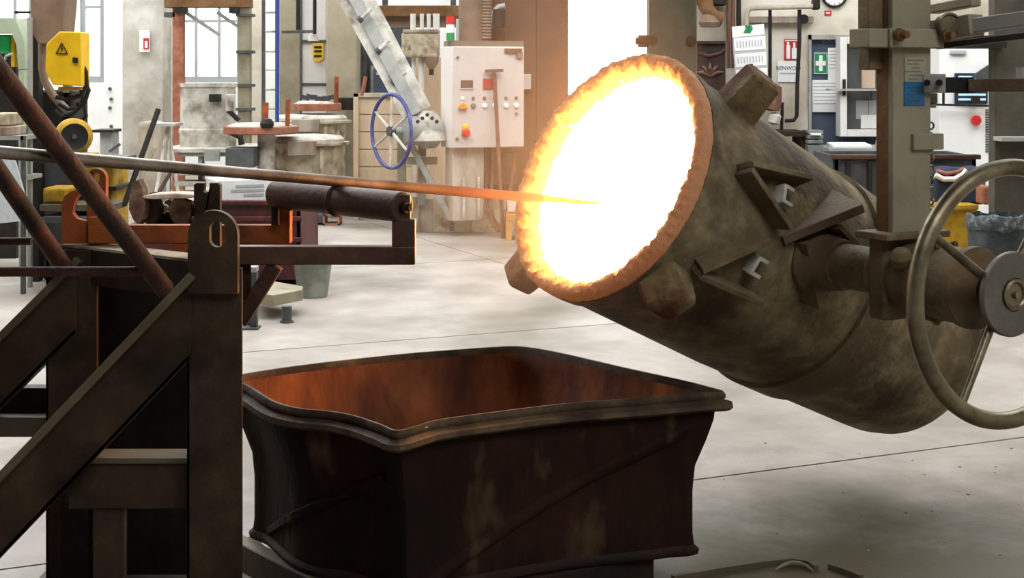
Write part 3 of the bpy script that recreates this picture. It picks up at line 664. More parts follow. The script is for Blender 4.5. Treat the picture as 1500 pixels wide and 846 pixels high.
S(Q(92, 296, 398, 985, YF+.08, YF+.1), 'back_plate', 'black_iron', bev=.003)
# lug plates with holes: stadium outline with an inner hole
def lugplate(y, cx, top, bot, w, hole, name, m, th=.025, notch=False, par=None):
    s = y/F; hw = w*s/2; c = P(cx, top, y); cz = c.z-hw; zb = P(cx, bot, y).z
    outer = [V((c.x-hw, 0, zb)), V((c.x+hw, 0, zb))]; N = 20
    inner = []
    hx, hz, hr, hl = hole   # centre offset px from top, radius px, half length px
    for k in range(N+1):
        a = math.pi*k/N; outer.append(V((c.x+hw*math.cos(a), 0, cz+hw*math.sin(a))))
    M2 = 20; hcz = P(cx, top+hz, y).z; hcx = c.x+hx*s
    for k in range(2*M2):
        a = 2*math.pi*k/(2*M2); zz = hr*s*math.sin(a)
        inner.append(V((hcx+hr*s*math.cos(a), 0, hcz+zz+(hl*s if math.sin(a) > 0 else -hl*s))))
    bm = bmesh.new()
    vo = [bm.verts.new((p.x, y, p.z)) for p in outer]; vi = [bm.verts.new((p.x, y, p.z)) for p in inner]
    es = [bm.edges.new((vo[i], vo[(i+1) % len(vo)])) for i in range(len(vo))]+[bm.edges.new((vi[i], vi[(i+1) % len(vi)])) for i in range(len(vi))]
    bmesh.ops.triangle_fill(bm, use_beauty=True, edges=es)
    g_ = bmesh.ops.extrude_face_region(bm, geom=bm.faces[:]); bmesh.ops.translate(bm, vec=(0, th, 0), verts=[v for v in g_['geom'] if isinstance(v, bmesh.types.BMVert)])
    b = B(); bm.verts.index_update(); b.add([v.co.copy() for v in bm.verts], [tuple(v.index for v in f.verts) for f in bm.faces]); bm.free()
    return b.build(name, m, par or stand, smooth=30)
lugplate(YN-.105, 311.5, 308, 430, 73, (7, 35, 12, 7), 'lug_plate', 'steel_brown', .03)
def notch(y, cx, top, bot, w, name, m, th=.022):
    s = y/F; hw = w*s/2; c = P(cx, top, y); zb = P(cx, bot, y).z; r = w*.14*s
    pts = [V((c.x-hw, y, zb)), V((c.x+hw, y, zb)), V((c.x+hw, y, c.z-.006)), V((c.x+hw-.006, y, c.z)), V((c.x+r*.75, y, c.z))]
    for k in range(11):
        a = math.radians(50-280*k/10); pts.append(V((c.x+r*1.15*math.cos(a), y, c.z-r*1.9+r*1.15*math.sin(a))))
    pts += [V((c.x-r*.75, y, c.z)), V((c.x-hw+.006, y, c.z)), V((c.x-hw, y, c.z-.006))]
    bm = bmesh.new(); vs = [bm.verts.new(p) for p in pts]; bm.faces.new(vs); bmesh.ops.triangulate(bm, faces=bm.faces[:])
    g_ = bmesh.ops.extrude_face_region(bm, geom=bm.faces[:]); bmesh.ops.translate(bm, vec=(0, th, 0), verts=[v for v in g_['geom'] if isinstance(v, bmesh.types.BMVert)])
    bm.verts.index_update(); b = B(); b.add([v.co.copy() for v in bm.verts], [tuple(v.index for v in f.verts) for f in bm.faces]); bm.free()
    return b.build(name, m, stand, smooth=30)
notch(YN+.06, 303, 268, 400, 38, 'notched_plate', 'steel_brown', .03)
# far pair, the ladle's orange light put into its colour
lugplate(YF+.02, 141, 247, 358, 28, (0, 14, 5, 3), 'lug_plate', 'rust_orange', .03)
y = YF-.02; s = y/F
hk = [(90, 357), (90, 300), (94, 288), (102, 281), (112, 278), (118, 284), (112, 290), (107, 300), (106, 312), (112, 320), (126, 324), (128, 357)]
bm = bmesh.new(); bm.faces.new([bm.verts.new(P(u, v, y)) for u, v in hk]); bmesh.ops.triangulate(bm, faces=bm.faces[:])
g_ = bmesh.ops.extrude_face_region(bm, geom=bm.faces[:]); bmesh.ops.translate(bm, vec=(0, .03, 0), verts=[v for v in g_['geom'] if isinstance(v, bmesh.types.BMVert)])
bm.verts.index_update(); b = B(); b.add([v.co.copy() for v in bm.verts], [tuple(v.index for v in f.verts) for f in bm.faces]); bm.free(); S(b, 'hook_plate', 'rust_orange', smooth=30)
S(Q(128, 158, 318, 358, YF-.03, YF+.03), 'foot_block', 'rust_orange', bev=.003)
# arms that hold the roller
YAn, YAf = 4.24, 4.62
ra_ = S(Q(330, 608, 361, 388, YAn, YAn+.052), 'near_arm', 'roller_steel', bev=.004)
S(Q(574, 608, 321, 362, YAn, YAn+.052), 'bracket', 'roller_steel', ra_, bev=.004)
S(Q(582, 601, 285, 323, YAn+.002, YAn+.03), 'bearing', 'roller_steel', ra_, bev=.004)
fa = S(Q(128, 425, 330, 357, YAf, YAf+.05), 'far_arm', 'rust_orange', bev=.004)
S(Q(404, 425, 306, 331, YAf, YAf+.05), 'bracket', 'rust_orange', fa, bev=.003)
S(Q(399, 428, 303, 309, YAf-.01, YAf+.06), 'bracket_cap', 'rust_orange', fa, bev=.002)
S(Q(397, 408, 290, 330, YAf-.03, YAf), 'bearing', 'rust_dark', fa, bev=.003)
S(B().bar(P(404, 388, YAn+.03), P(352, 470, YAn+.03), .045, .045, (0, 1, 0)), 'arm_brace', 'rust_tube', bev=.003)
S(B().bar(P(275, 355, YAf+.02), P(238, 380, YAf+.02), .03, .03, (0, 1, 0)), 'arm_brace', 'rust_orange', bev=.003)
r0, r1 = P(590, 303, 4.25), P(404, 284, 4.62)
ro = S(B().cyl(r0, r1, .0455, n=40), 'roller', 'roller_steel', bev=.004)
rx = (r1-r0).normalized(); c0 = r0+(r1-r0)*.49
S(B().torus(c0, rx, .046, .006, 40, 8), 'weld_ring', 'rust_tube', ro)
S(B().cyl(r0-rx*.02, r0, .018, n=16).cyl(r0-rx*.032, r0-rx*.02, .010, n=6), 'axle', 'rust_tube', ro)
# sloping rails of the stand and their cross pipe
S(B().cyl(P(-60, 26, 3.42), P(242, 424, 3.98), .0262, n=28), 'slanted_tube', 'rust_tube', smooth=60)
S(B().cyl(P(-60, 166, 4.1), P(94, 392, 4.52), .0275, n=28), 'slanted_tube', 'rust_tube', smooth=60)
S(B().cyl(P(-60, 398, 3.92), P(208, 397, 3.92), .0135, n=16), 'cross_pipe', 'rust_tube', smooth=60)
S(B().cyl(P(-60, 354, 4.5), P(46, 353, 4.5), .0125, n=16), 'cross_pipe', 'rust_tube', smooth=60)
# ------------------------------------------------------------------ far left of the hall
def floorY(py): return EYE*F/(py-110)
def zf(py, Y): return EYE-(py-110)*Y/F
def QF(px0, px1, py0, Y0, Y1, z0=0.0):
    x0, z1 = XZ(px0, py0, Y0); x1, _ = XZ(px1, py0, Y0); return B().box(x0, x1, Y0, Y1, z0, z1)
def column(px0, px1, Y, d, m, label, name='concrete_pillar', py0=-150, bev=.02):
    b = QF(px0, px1, py0, Y, Y+d); x0 = min(v.x for v in b.v); x1 = max(v.x for v in b.v)
    t = T(name, ((x0+x1)/2, Y+d/2, 0), label, 'pillar')
    b.build('shaft', m, t, bev=bev); B().box(x0-.03, x1+.03, Y-.03, Y+d+.03, 0, .12).build('plinth', m, t, bev=.01)
    return t
column(179, 240, 20.5, .5, 'concrete_pillar', 'tall whitewashed concrete pillar with a small red and white sign')
fs = T('fire_notice', P(210, 60, 20.4), 'small red and white notice on the whitewashed pillar', 'sign')
Q(204, 219, 44, 76, 20.44, 20.47).build('board', 'paper', fs, smooth=0); Q(210, 218, 56, 72, 20.43, 20.445).build('red_field', 'sign_red', fs, smooth=0)
Q(212, 216, 60, 70, 20.42, 20.435).build('symbol', 'paper', fs, smooth=0)
column(478, 523, 20.0, .5, 'beige_concrete', 'beige concrete pillar beside the tall white steel door')
column(409, 442, 21.5, .4, 'beige_concrete', 'narrow beige pillar behind the ladder')
column(367, 384, 20.8, .3, 'plaster', 'slim cream pillar beside the brown portal frame')
Q(524.5, 538, -120, 310, 20.62, 20.8).build('dark_pilaster', 'grey_iron', label='narrow grey strip pillar next to the beige pillar', cat='pillar', bev=.01)  # grey strip put in for the shadow beside the pillar
wd = T('steel_door', P(460, 320, 20.6), 'tall white panelled steel door between two beige pillars', 'door')
for py0, py1 in ((-100, 59), (62, 122), (125, 300)): Q(441, 478, py0, py1, 20.6, 20.65).build('panel', 'white_paint', wd, bev=.006)
for py in (60.5, 123.5): Q(441, 478, py-1.5, py+1.5, 20.57, 20.64).build('rail', 'grey_iron', wd)
Q(439, 442, -100, 300, 20.56, 20.66).build('jamb', 'grey_iron', wd)
ys = T('warning_sign', P(465, 92, 20.55), 'yellow notice with three lines of black print on the white steel door', 'sign')
pts = [P(458, 63, 20.55), P(473.5, 63, 20.55), P(473.5, 87, 20.55), P(465.5, 91, 20.55), P(458, 87, 20.55)]
B().prism(pts, (0, .05, 0)).build('board', 'sign_yellow', ys, smooth=0)
for k, py in enumerate((69, 75, 82)): Q(460, 471, py-1.6, py+1.6, 20.54, 20.552).build('print_line', 'print_black', ys, smooth=0)
lm = T('wall_lamp', P(459, 60, 20.3), 'small white shade lamp above the yellow notice', 'lamp')
B().lathe([(.0, .12), (.03, .12), (.07, .06), (.08, 0)], P(459, 60, 20.3), UP, 20).build('shade', 'white_paint', lm); B().cyl(P(459, 49, 20.3), P(459, 44, 20.3), .02, n=10).build('stem', 'grey_iron', lm)
pf = T('pipe_bracket', P(450, 47, 20.2), 'dark pipe bracket above the yellow notice', 'bracket')
B().cyl(P(436.5, 44, 20.2), P(436.5, -60, 20.2), .028, n=10).build('pipe', 'black_iron', pf); B().cyl(P(461, 50, 20.2), P(461, -60, 20.2), .026, n=10).build('pipe', 'black_iron', pf)
B().bar(P(413, 47, 20.2), P(463, 46, 20.2), .04, .04).build('crossbar', 'grey_iron', pf)
# ladder and blue pole
ld = T('ladder', P(392, 290, 18.6)*1, 'steel wall ladder with thin rungs beside a blue pole', 'ladder'); ld.location.z = 0; LOC[ld.name].z = 0
B().bar(P(386, -90, 18.6), V((P(386, 0, 18.6).x, 18.6, 0)), .04, .035, (0, 1, 0)).build('rail', 'grey_iron', ld)
B().bar(P(405, -90, 18.6), V((P(405, 0, 18.6).x, 18.6, 0)), .03, .03, (0, 1, 0)).build('rail', 'grey_iron', ld)
for py in (-12, 18, 46, 75, 102, 131, 159, 188): B().cyl(P(386, py, 18.6), P(405, py, 18.6), .014, n=8).build('rung', 'pale_crust', ld)
b = B().cyl(V((P(406, 0, 18.4).x, 18.4, .0)), P(407, -90, 18.4), .024, n=12); b.build('blue_pole', 'blue_paint', smooth=60, label='bright blue upright pole beside the ladder', cat='pole')
# brown portal frame in front of the window
pfm = T('portal_frame', P(308, 300, 19.6), 'tall brown steel portal frame standing in front of the large window', 'frame'); pfm.location.z = 0; LOC[pfm.name].z = 0
QF(252, 268, 5, 19.6, 19.75).build('post', 'red_clay', pfm, bev=.008)
b = QF(348, 366, 5, 19.6, 19.75).build('post', 'hanger_paint', pfm, bev=.008)
for py in (22, 76, 125, 160): Q(345, 370, py-2, py+2, 19.56, 19.78).build('clamp', 'grey_iron', b)
Q(240, 366, -22, 11, 19.55, 19.8).build('beam', 'hanger_rust', pfm, bev=.01)
for px in (255, 335): Q(px, px+14, 11, 19, 19.5, 19.8).build('shoe', 'black_iron', pfm)
B().bar(P(270, 17, 19.7), P(321, 51, 19.7), .05, .05, (0, 1, 0)).build('diagonal', 'grey_paint', pfm); B().bar(P(318, 18, 19.7), P(350, 40, 19.7), .045, .045, (0, 1, 0)).build('diagonal', 'grey_paint', pfm)
Q(240, 256, 18, 25, 19.6, 19.8).build('side_lug', 'grey_iron', pfm)
# whitewashed vessel
vs_ = T('whitewashed_ladle', P(305, 215, 18.2), 'whitewashed old ladle with dark stains below the portal frame', 'ladle')
vc = P(305, 216, 18.2); vr = 41*18.2/F
hz = lambda py: zf(py, 18.2)-vc.z
B().lathe([(0, 0), (vr*1.0, 0), (vr*1.0, hz(196)), (vr*1.03, hz(194)), (vr*1.03, hz(189)), (vr*.98, hz(187)), (vr*.96, hz(128)), (vr*1.03, hz(127)), (vr*1.03, hz(122)), (vr*.9, hz(122)), (vr*.88, hz(140)), (0, hz(150))], vc, UP, 40).build('shell', 'pale_crust', vs_, smooth=40)
Q(306, 320, 138, 149, 17.75, 17.95).build('pocket', 'black_iron', vs_); Q(330, 341, 138, 163, 17.75, 17.95).build('hook_block', 'pale_crust', vs_, bev=.01)
B().bar(P(335, 162, 17.8), P(350, 176, 17.8), .05, .09, (0, 1, 0)).build('hook', 'black_iron', vs_)
B().tube([P(330, 190, 17.7), P(352, 200, 17.7), P(354, 212, 17.7)], .04, 8).build('outlet', 'black_iron', vs_)
vt = T('ladle_bench', P(310, 300, 18), 'pale dusty steel bench carrying the whitewashed ladle', 'bench'); vt.location.z = 0; LOC[vt.name].z = 0
Q(236, 384, 217, 224, 17.6, 18.9).build('top', 'pale_crust', vt, bev=.01); Q(262, 345, 224, 229, 17.65, 18.7).build('frame', 'grey_paint', vt)
for px in (240, 290, 340, 376): QF(px, px+6, 224, 17.7, 17.85).build('leg', 'grey_paint', vt)
for py in (250, 266, 282): Q(255, 330, py, py+7, 17.4, 17.8).build('step', 'pale_crust', vt, bev=.01)
for px in (232, 299): 
    Q(px, px+22, 219, 236, 17.5, 17.56).build('lug', 'grey_paint', vt)
# lidded ladles in a row
def lidded(px0, px1, pt, ph, Y, label, m='beige_crust', ribs=True):
    c0 = P((px0+px1)/2, pt, Y); r = (px1-px0)/2*Y/F; t = T('lidded_ladle', (c0.x, Y, 0), label, 'ladle', None)
    z = c0.z; o = V((c0.x, Y, 0))
    sh_ = B().lathe([(0, .0), (r*.82, .0), (r*.86, .1), (r*.9, z-.09), (r*.94, z-.05)], o, UP, 40).build('shell', m, t, smooth=40)
    B().lathe([(r*.94, z-.07), (r*1.06, z-.065), (r*1.06, z-.035), (r*.9, z-.03)], o, UP, 48).build('flange', m, t, smooth=30)
    B().lathe([(r*.9, z-.04), (r*.93, z-.03), (r*.93, z+.0), (r*.85, z+.035), (r*.5, z+.05), (0, z+.05)], o, UP, 48).build('lid', 'pale_crust' if m == 'beige_crust' else m, t, smooth=40)
    if ribs:
        for a in (-150, -125, -60, -35):
            d = V((math.cos(math.radians(a)), math.sin(math.radians(a)), 0)); B().obox(o+d*r*.9+UP*(z*.5), d, V((-d.y, d.x, 0)), UP, .05, .05, z*.8).build('rib', m, t)
        B().obox(o+V((0, -r*1.0, z-.09)), (1, 0, 0), (0, 1, 0), UP, r*.7, .1, .17).build('front_plate', 'red_clay' if False else 'stained_board', t, bev=.01)
    return t
lidded(393, 508, 203, 0, 16.9, 'dusty beige ladle with a white crusted lid and front plate', 'beige_crust')
lidded(400, 512, 172, 0, 19.3, 'tall beige ladle with a flat lid standing behind the white-lidded ladle', 'beige_crust')
def disc(px0, px1, py, Y, th, label, tab):
    c0 = P((px0+px1)/2, py, Y); r = (px1-px0)/2*Y/F; t = T('lid_disc', (c0.x, Y, c0.z-th), label, 'lid')
    B().lathe([(0, 0), (r*.97, 0), (r, .012), (r, th-.01), (r*.95, th), (0, th)], c0-UP*th, UP, 48).build('plate', 'red_clay', t, smooth=30)
    B().lathe([(0, .0), (r*.9, .0), (r*.7, .03), (0, .03)], c0, UP, 40).build('crust', 'pale_crust', t, smooth=40)
    for (px, py1, w) in tab:
        B().bar(P(px, py, Y-r*.4), P(px+1, py1, Y-r*.4), w, .03, (0, 1, 0)).build('tab', 'rust_orange', t, bev=.006)
    return t, c0, r
d1, c1, rr1 = disc(328, 437, 184, 16.3, .09, 'brick-red round ladle lid with an upright tab and black knob', [(388, 150, .07), (421, 145, .05)])
B().lathe([(0, 0), (.07, 0), (.08, .04), (.05, .09), (0, .1)], P(391, 186, 15.9), UP, 16).build('knob', 'black_iron', d1)
st = T('lid_stand', (c1.x, c1.y, 0), 'dark iron stand under the brick-red round lid', 'stand')
B().lathe([(.12, 0), (.12, .02), (.1, .04), (.1, c1.z-.09), (0, c1.z-.09)], V((c1.x+.06, c1.y, 0)), UP, 20).build('pole', 'pale_crust', st); B().box(c1.x-.4, c1.x+.15, c1.y-.3, c1.y+.1, .3, .4).build('shelf', 'black_iron', st, bev=.01)
Q(330, 372, 217, 245, 15.9, 16.3).build('box_shelf', 'grey_iron', st, bev=.01)
d2, c2, rr2 = disc(428, 500, 151, 19.3, .1, 'brick-red round lid lying on the tall beige ladle behind', [(492, 112, .06)])
for k in range(7):
    q = P(448+k*6, 147-random.random()*5, 19.2); B().obox(q+UP*.02, (1, .3, random.uniform(-.4, .4)), (0, 1, 0), UP, .09, .07, .06).build('scrap_piece', 'grey_iron', d2)
Q(495, 522, 143, 161, 19.5, 19.9).build('tool_box', 'black_iron', bev=.01, label='dark iron box behind the upper brick-red lid', cat='box')
B().cyl(P(530, 139, 16.37), P(536, 112, 16.37), .022, n=10).build('short_bar', 'red_clay', label='short rusty bar poking up above the pale plank board', cat='bar')
# plank board
pbX0, pbZ1 = XZ(518, 136, 16.4); pbX1, _ = XZ(604, 136, 16.4)
pb = T('plank_board', ((pbX0+pbX1)/2, 16.4, 0), 'pale stained plank board standing behind the blue handwheel', 'board')
for k in range(7):
    a = pbZ1-.05-k*(pbZ1-.05)/7; B().box(pbX0+.05, pbX1, 16.4, 16.45, a-(pbZ1-.05)/7+.008, a).build('plank', 'wood_pale', pb, bev=.004)
B().box(pbX0, pbX0+.06, 16.36, 16.46, 0, pbZ1).build('stile', 'wood_pale', pb, bev=.005); B().box(pbX0, pbX1, 16.36, 16.46, pbZ1-.05, pbZ1).build('top_rail', 'stained_board', pb, bev=.005)
# second ladle's tilting gear: slanted beam, gearbox, handwheel with a blue rim
bgW = P(573, 192, 14.5); bt = V((.62, .78, 0)).normalized(); bt = V((-.80, -.6, 0)).normalized()
hw2 = T('handwheel', bgW-UP*.38, 'far handwheel with a violet-blue rim in front of the plank board', 'handwheel')
bx_ = UP.cross(bt).normalized()
B().torus(bgW, bt, .372, .02, 64, 10).build('ring', 'violet_blue', hw2, smooth=80)
for k in range(6):
    a = math.radians(28+60*k); d = bx_*math.cos(a)+UP*math.sin(a); B().cyl(bgW+d*.03, bgW+d*.365, .016, .013, 10).build('spoke', 'pale_crust', hw2)
B().lathe([(0, -.03), (.05, -.03), (.05, .03), (0, .03)], bgW, bt, 20).build('hub', 'grey_iron', hw2)
gb = T('far_gearbox', P(615, 200, 14.4), 'dusty grey gearbox on the axle of the violet-blue handwheel', 'gearbox')
B().lathe([(0, .02), (.04, .02), (.04, .12), (.13, .14), (.15, .2), (.15, .34), (.19, .38), (.19, .5), (.1, .56), (0, .56)], bgW, -bt, 32).build('housing', 'grey_paint', gb, smooth=35)
g2 = P(622, 186, 14.1)
B().lathe([(.24, 0), (.22, .06), (.1, .3), (0, .3)], P(622, 205, 14.75), UP, 28).build('cone', 'pale_crust', gb, smooth=40)
for k in range(5): B().lathe([(0, 0), (.02, 0), (.02, .02), (0, .02)], P(612+k*7, 168+abs(k-2)*5, 14.45), (0, -1, 0), 10).build('bolt', 'black_iron', gb)
sb_ = T('slanted_beam', P(610, 165, 14.8), 'pale slanted steel beam with clamp bolts above the violet-blue handwheel', 'beam')
B().bar(P(505, -30, 15.0), P(612, 168, 14.7), .12, .17, (0, 1, 0)).build('web', 'grey_paint', sb_, bev=.006)
B().bar(P(521, -36, 14.98), P(622, 160, 14.68), .14, .025, (0, 1, 0)).build('edge', 'pale_crust', sb_)
B().bar(P(492, -26, 14.98), P(600, 170, 14.68), .14, .025, (0, 1, 0)).build('edge', 'pale_crust', sb_)
for px, py in ((538, 20), (564, 66), (588, 112)):
    k_ = B().cyl(P(px-12, py+10, 14.75), P(px+6, py-7, 14.75), .022, n=8).build('clamp_bar', 'pale_crust', sb_); B().cyl(P(px-13, py+11, 14.75), P(px-8, py+6, 14.75), .035, n=8).build('nut', 'grey_iron', k_)
fb = T('far_prop', P(663, 338, 14.6), 'slanted steel prop with a foot below the far gearbox', 'prop')
B().bar(P(598, 205, 14.75), P(662, 322, 14.75), .06, .09, (0, 1, 0)).build('strut', 'grey_paint', fb); B().bar(P(662, 316, 14.75), P(662, 338, 14.75), .04, .06, (0, 1, 0)).build('foot', 'grey_iron', fb)
Q(596, 640, 230, 241, 14.8, 14.9).build('tie_bar', 'hanger_paint', fb); Q(582, 594, 180, 328, 14.85, 14.95).build('upright', 'hanger_paint', fb); Q(612, 624, 215, 300, 15.0, 15.05).build('upright', 'grey_paint', fb)
# low stained boards along the far floor
kb = T('board_kerb', P(650, 335, 14.9), 'row of low stained boards along the far floor left of the control cabinet', 'boards'); kb.location.z = 0; LOC[kb.name].z = 0
for k, (a, c) in enumerate(((600, 612), (613, 634), (635, 664), (665, 690), (691, 760))):
    x0, z1 = XZ(a, 288+k % 2*3, 15.05+.02*(k % 2)); x1, _ = XZ(c, 290, 15.05); B().box(x0, x1, 15.05+.02*(k % 2), 15.1+.02*(k % 2), 0, z1).build('board', 'stained_board' if k % 2 else 'beige_crust', kb, bev=.005)
# tank with pipes above
tk = T('feed_tank', P(615, 85, 17.2), 'beige feed tank between white pipes, above the plank board', 'tank')
Q(588, 642, 47, 84, 17.0, 17.4).build('body', 'beige_crust', tk, bev=.03); Q(590, 642, 43, 48, 16.98, 17.42).build('lid', 'stained_board', tk, bev=.01)
B().prism([P(597, 73, 16.99), P(602, 73, 16.99), P(599.5, 64, 16.99)], (0, .02, 0)).build('mark', 'print_grey', tk)
for px, w in ((605, 4), (618, 3), (628, 3), (639, 5)): B().cyl(P(px, 44, 17.2), P(px, 20, 17.2), w*17.2/F, n=12).build('pipe', 'white_paint', tk)
for px, w in ((606, 3.2), (617, 4.5)): B().cyl(P(px, 84, 17.2), V((P(px, 84, 17.2).x, 17.2, 0)), w*17.2/F, n=12).build('pipe', 'white_paint', tk)
bb = T('overhead_bridge', P(600, 42, 17.6), 'brown steel bridge beam above the beige feed tank', 'beam')
Q(526, 690, 8, 24, 17.6, 17.9).build('beam', 'hanger_rust', bb, bev=.01); B().box(P(560, 0, 17.7).x, P(568, 0, 17.7).x, 17.68, 17.75, P(0, 8, 17.7).z, HZ).build('hanger_rod', 'grey_iron', bb); B().box(P(660, 0, 17.7).x, P(668, 0, 17.7).x, 17.68, 17.75, P(0, 8, 17.7).z, HZ).build('hanger_rod', 'grey_iron', bb); Q(560, 690, 24, 40, 17.75, 17.85).build('plate', 'brown_hopper', bb)
lt = T('tube_light', P(622, 4, 17.3), 'white fluorescent tube light at the top edge above the tank', 'lamp'); MATS['tube_glow'] = glow('tube_glow', '#ffffff', 4)
Q(604, 641, -2, 4, 17.3, 17.36).build('tube', 'tube_glow', lt); Q(602, 643, -7, -2, 17.28, 17.4).build('housing', 'white_paint', lt)
# dark recess with a blue-grey cabinet, its darkness put in as a grey sheet
Q(530, 604, 10, 330, 20.9, 21.0).build('recess_panel', 'grey_iron', label='dark grey partition panel behind the slanted beam', cat='panel')
mo = T('blue_cabinet', P(560, 300, 20.5), 'small dark blue-grey cabinet door with a pale handle plate behind the beam', 'cabinet'); 
Q(543, 575, 96, 300, 20.5, 20.85).build('body', 'grey_paint', mo); Q(547, 571, 101, 296, 20.46, 20.5).build('door', 'door_blue', mo); Q(551, 566, 106, 110, 20.44, 20.46).build('label_plate', 'paper_shade', mo)
Q(604, 665, 84, 300, 18.2, 18.3).build('pale_screen', 'wood_pale', label='pale pinkish screen board behind the far gearbox', cat='panel')
dm = T('dark_funnel', P(632, 100, 16.8), 'small dark brown funnel between the tank and the control cabinet', 'funnel')
B().lathe([(.02, 0), (.09, .1), (.09, .16), (0, .16)], P(632, 103, 17.1), UP, 16).build('cone', 'brown_hopper', dm); B().cyl(P(632, 82, 17.1), P(632, 110, 17.1), .03, n=10).build('spout', 'black_iron', dm)
# ------------------------------------------------------------------ control cabinet
cy = math.radians(20); cu = V((math.cos(cy), math.sin(cy), 0)); cv = V((-math.sin(cy), math.cos(cy), 0))     # width and depth directions
A_ = P(662, 217, 14.5); CWd, CHt = .775, 1.03
def cp(u, z, d=0.0): return A_+cu*u+UP*z+cv*d
def cq(px, py): 
    t = (px-662)/103*CWd; return t, (217-py)/149*CHt
cab = T('control_cabinet', cp(CWd/2, -.75, .2), 'white electrical control cabinet with push buttons and dials on a stand', 'cabinet'); cab.location.z = 0; LOC[cab.name].z = 0
B().obox(cp(CWd/2, CHt/2, .19), cu, cv, UP, CWd, .38, CHt).build('case', 'white_paint', cab, bev=.006)
dr = B().obox(cp(CWd/2, CHt/2, -.012), cu, cv, UP, CWd-.01, .022, CHt-.012).build('door', 'white_enamel', cab, bev=.004)
B().obox(cp(CWd/2+.02, CHt+.03, .2), cu, cv, UP, CWd-.02, .34, .06).build('top_box', 'brown_hopper', cab)
def onface(px, py, w, h, name, m, d=.01, par=dr):
    u, z = cq(px, py); return B().obox(cp(u, z, -.024-d/2), cu, cv, UP, w*CWd/103, d, h*CHt/149).build(name, m, par, bev=.002)
def knob(px, py, r, name, m, d=.025):
    u, z = cq(px, py); return B().lathe([(0, 0), (r, 0), (r, d*.7), (r*.7, d), (0, d)], cp(u, z, -.022), -cv, 16).build(name, m, dr)
onface(682, 123, 17, 11, 'display', 'hose_brown'); onface(682, 130, 19, 2, 'display_frame', 'paper_shade')
onface(712, 123, 14, 16, 'meter', 'sign_red', .012); onface(712, 127, 9, 5, 'meter_face', 'red_clay', .016)
for k, px in enumerate((676, 691, 707, 722, 738, 753)):
    knob(px, 144, .018, 'indicator', ['pure_white', 'print_grey', 'red_clay', 'red_clay', 'print_grey', 'red_clay'][k], .015)
    knob(px, 155, .026 if k else .03, 'push_button', ['lamp_orange', 'print_grey', 'pure_white', 'pure_white', 'pure_white', 'pure_white'][k])
knob(753, 167, .014, 'push_button', 'print_grey'); onface(676, 158, 12, 3, 'selector', 'lamp_orange', .04)
knob(680, 186, .034, 'stop_collar', 'sign_yellow', .015); knob(680, 195, .042, 'stop_button', 'lamp_red', .06); knob(668, 203, .016, 'push_button', 'print_grey'); knob(669, 84, .014, 'lock', 'print_grey')
onface(748, 74, 24, 6, 'latch_bar', 'hose_brown', .03); onface(757, 81, 8, 8, 'latch_block', 'brown_hopper', .03)
sl = T('signal_tower', cp(.03, CHt, .2), 'red, white and green stack light on the control cabinet', 'signal light')
for k, mm in enumerate(('lamp_green', 'pure_white', 'lamp_red')): 
    B().cyl(cp(.03, CHt+.06+.085*k, .15), cp(.03, CHt+.14+.085*k, .15), .042, n=16).build('lens', mm, sl)
B().cyl(cp(.03, CHt-.0, .15), cp(.03, CHt+.06, .15), .03, n=12).build('base', 'grey_iron', sl)
Q(668, 690, 28, 64, 14.95, 15.05).build('junction_box', 'paper_shade', bev=.006, label='pale grey junction box behind the stack light', cat='box')
dc = T('duct_pipes', P(706, 66, 15.0), 'brown ribbed ducts rising behind the control cabinet', 'duct')
B().tube([P(690, 60, 14.97), P(690, -40, 14.97)], .13, 14).build('duct', 'brown_hopper', dc)
rb = B(); [rb.torus(P(708, 56-k*4.5, 15.0), UP, .075, .02, 20, 6) for k in range(16)]; rb.cyl(P(708, 62, 15.0), P(708, -40, 15.0), .075, n=16); rb.build('ribbed_hose', 'brown_hopper', dc)
B().tube([P(722, 40, 15.0), P(720, 20, 15.0), P(730, 10, 15.0), P(740, 8, 15.0)], .03, 10).build('elbow', 'grey_paint', dc); B().cyl(P(729, 40, 15.0), P(731, 14, 15.0), .07, n=14).build('bellows', 'black_iron', dc)
# stand of the cabinet
B().obox(cp(.2, -.37, .2), cu, cv, UP, .34, .25, .76).build('pedestal', 'stained_board', cab, bev=.01); B().obox(cp(.55, -.2, .3), cu, cv, UP, .5, .04, .4).build('back_panel', 'hose_brown', cab)
for u in (.2, .36): B().obox(cp(u-.06, -.5, .05), cu, cv, UP, .02, .02, .4).build('stay', 'pale_crust', cab)
hs = [((700, 217), (703, 270), (712, 310), (730, 338)), ((708, 217), (712, 280), (722, 320), (737, 340)), ((722, 217), (721, 260), (718, 300), (722, 332))]
for k, h in enumerate(hs): B().tube([P(*h[0], 14.8)]+[P(h[1][0], h[1][1], 14.8), P(h[2][0], h[2][1], 14.7), P(h[3][0], min(h[3][1], 343), 14.6)], .02, 8).build('hose', 'hose_brown', label=['leftmost brown hose hanging below the control cabinet', 'middle brown hose curving to the floor below the control cabinet', 'rightmost thin brown hose below the control cabinet'][k], cat='hose')
rk = T('slag_rake', P(735, 345, 14.1), 'long T-handled rake leaning on the control cabinet door', 'rake')
B().cyl(fl(737, 349)+UP*.002, P(724, 105, 14.58), .02, n=10).build('shaft', 'hose_brown', rk); B().bar(P(711, 104, 14.56), P(737, 103, 14.6), .03, .03).build('blade', 'hose_brown', rk)
rk2 = B().tube([P(739, 343, 14.75), P(754, 230, 14.85), P(752, 222, 14.85), P(740, 221, 14.85)], .018, 8); rk2.build('bent_pipe', 'hose_brown', label='thin bent pipe under the right edge of the control cabinet', cat='pipe')
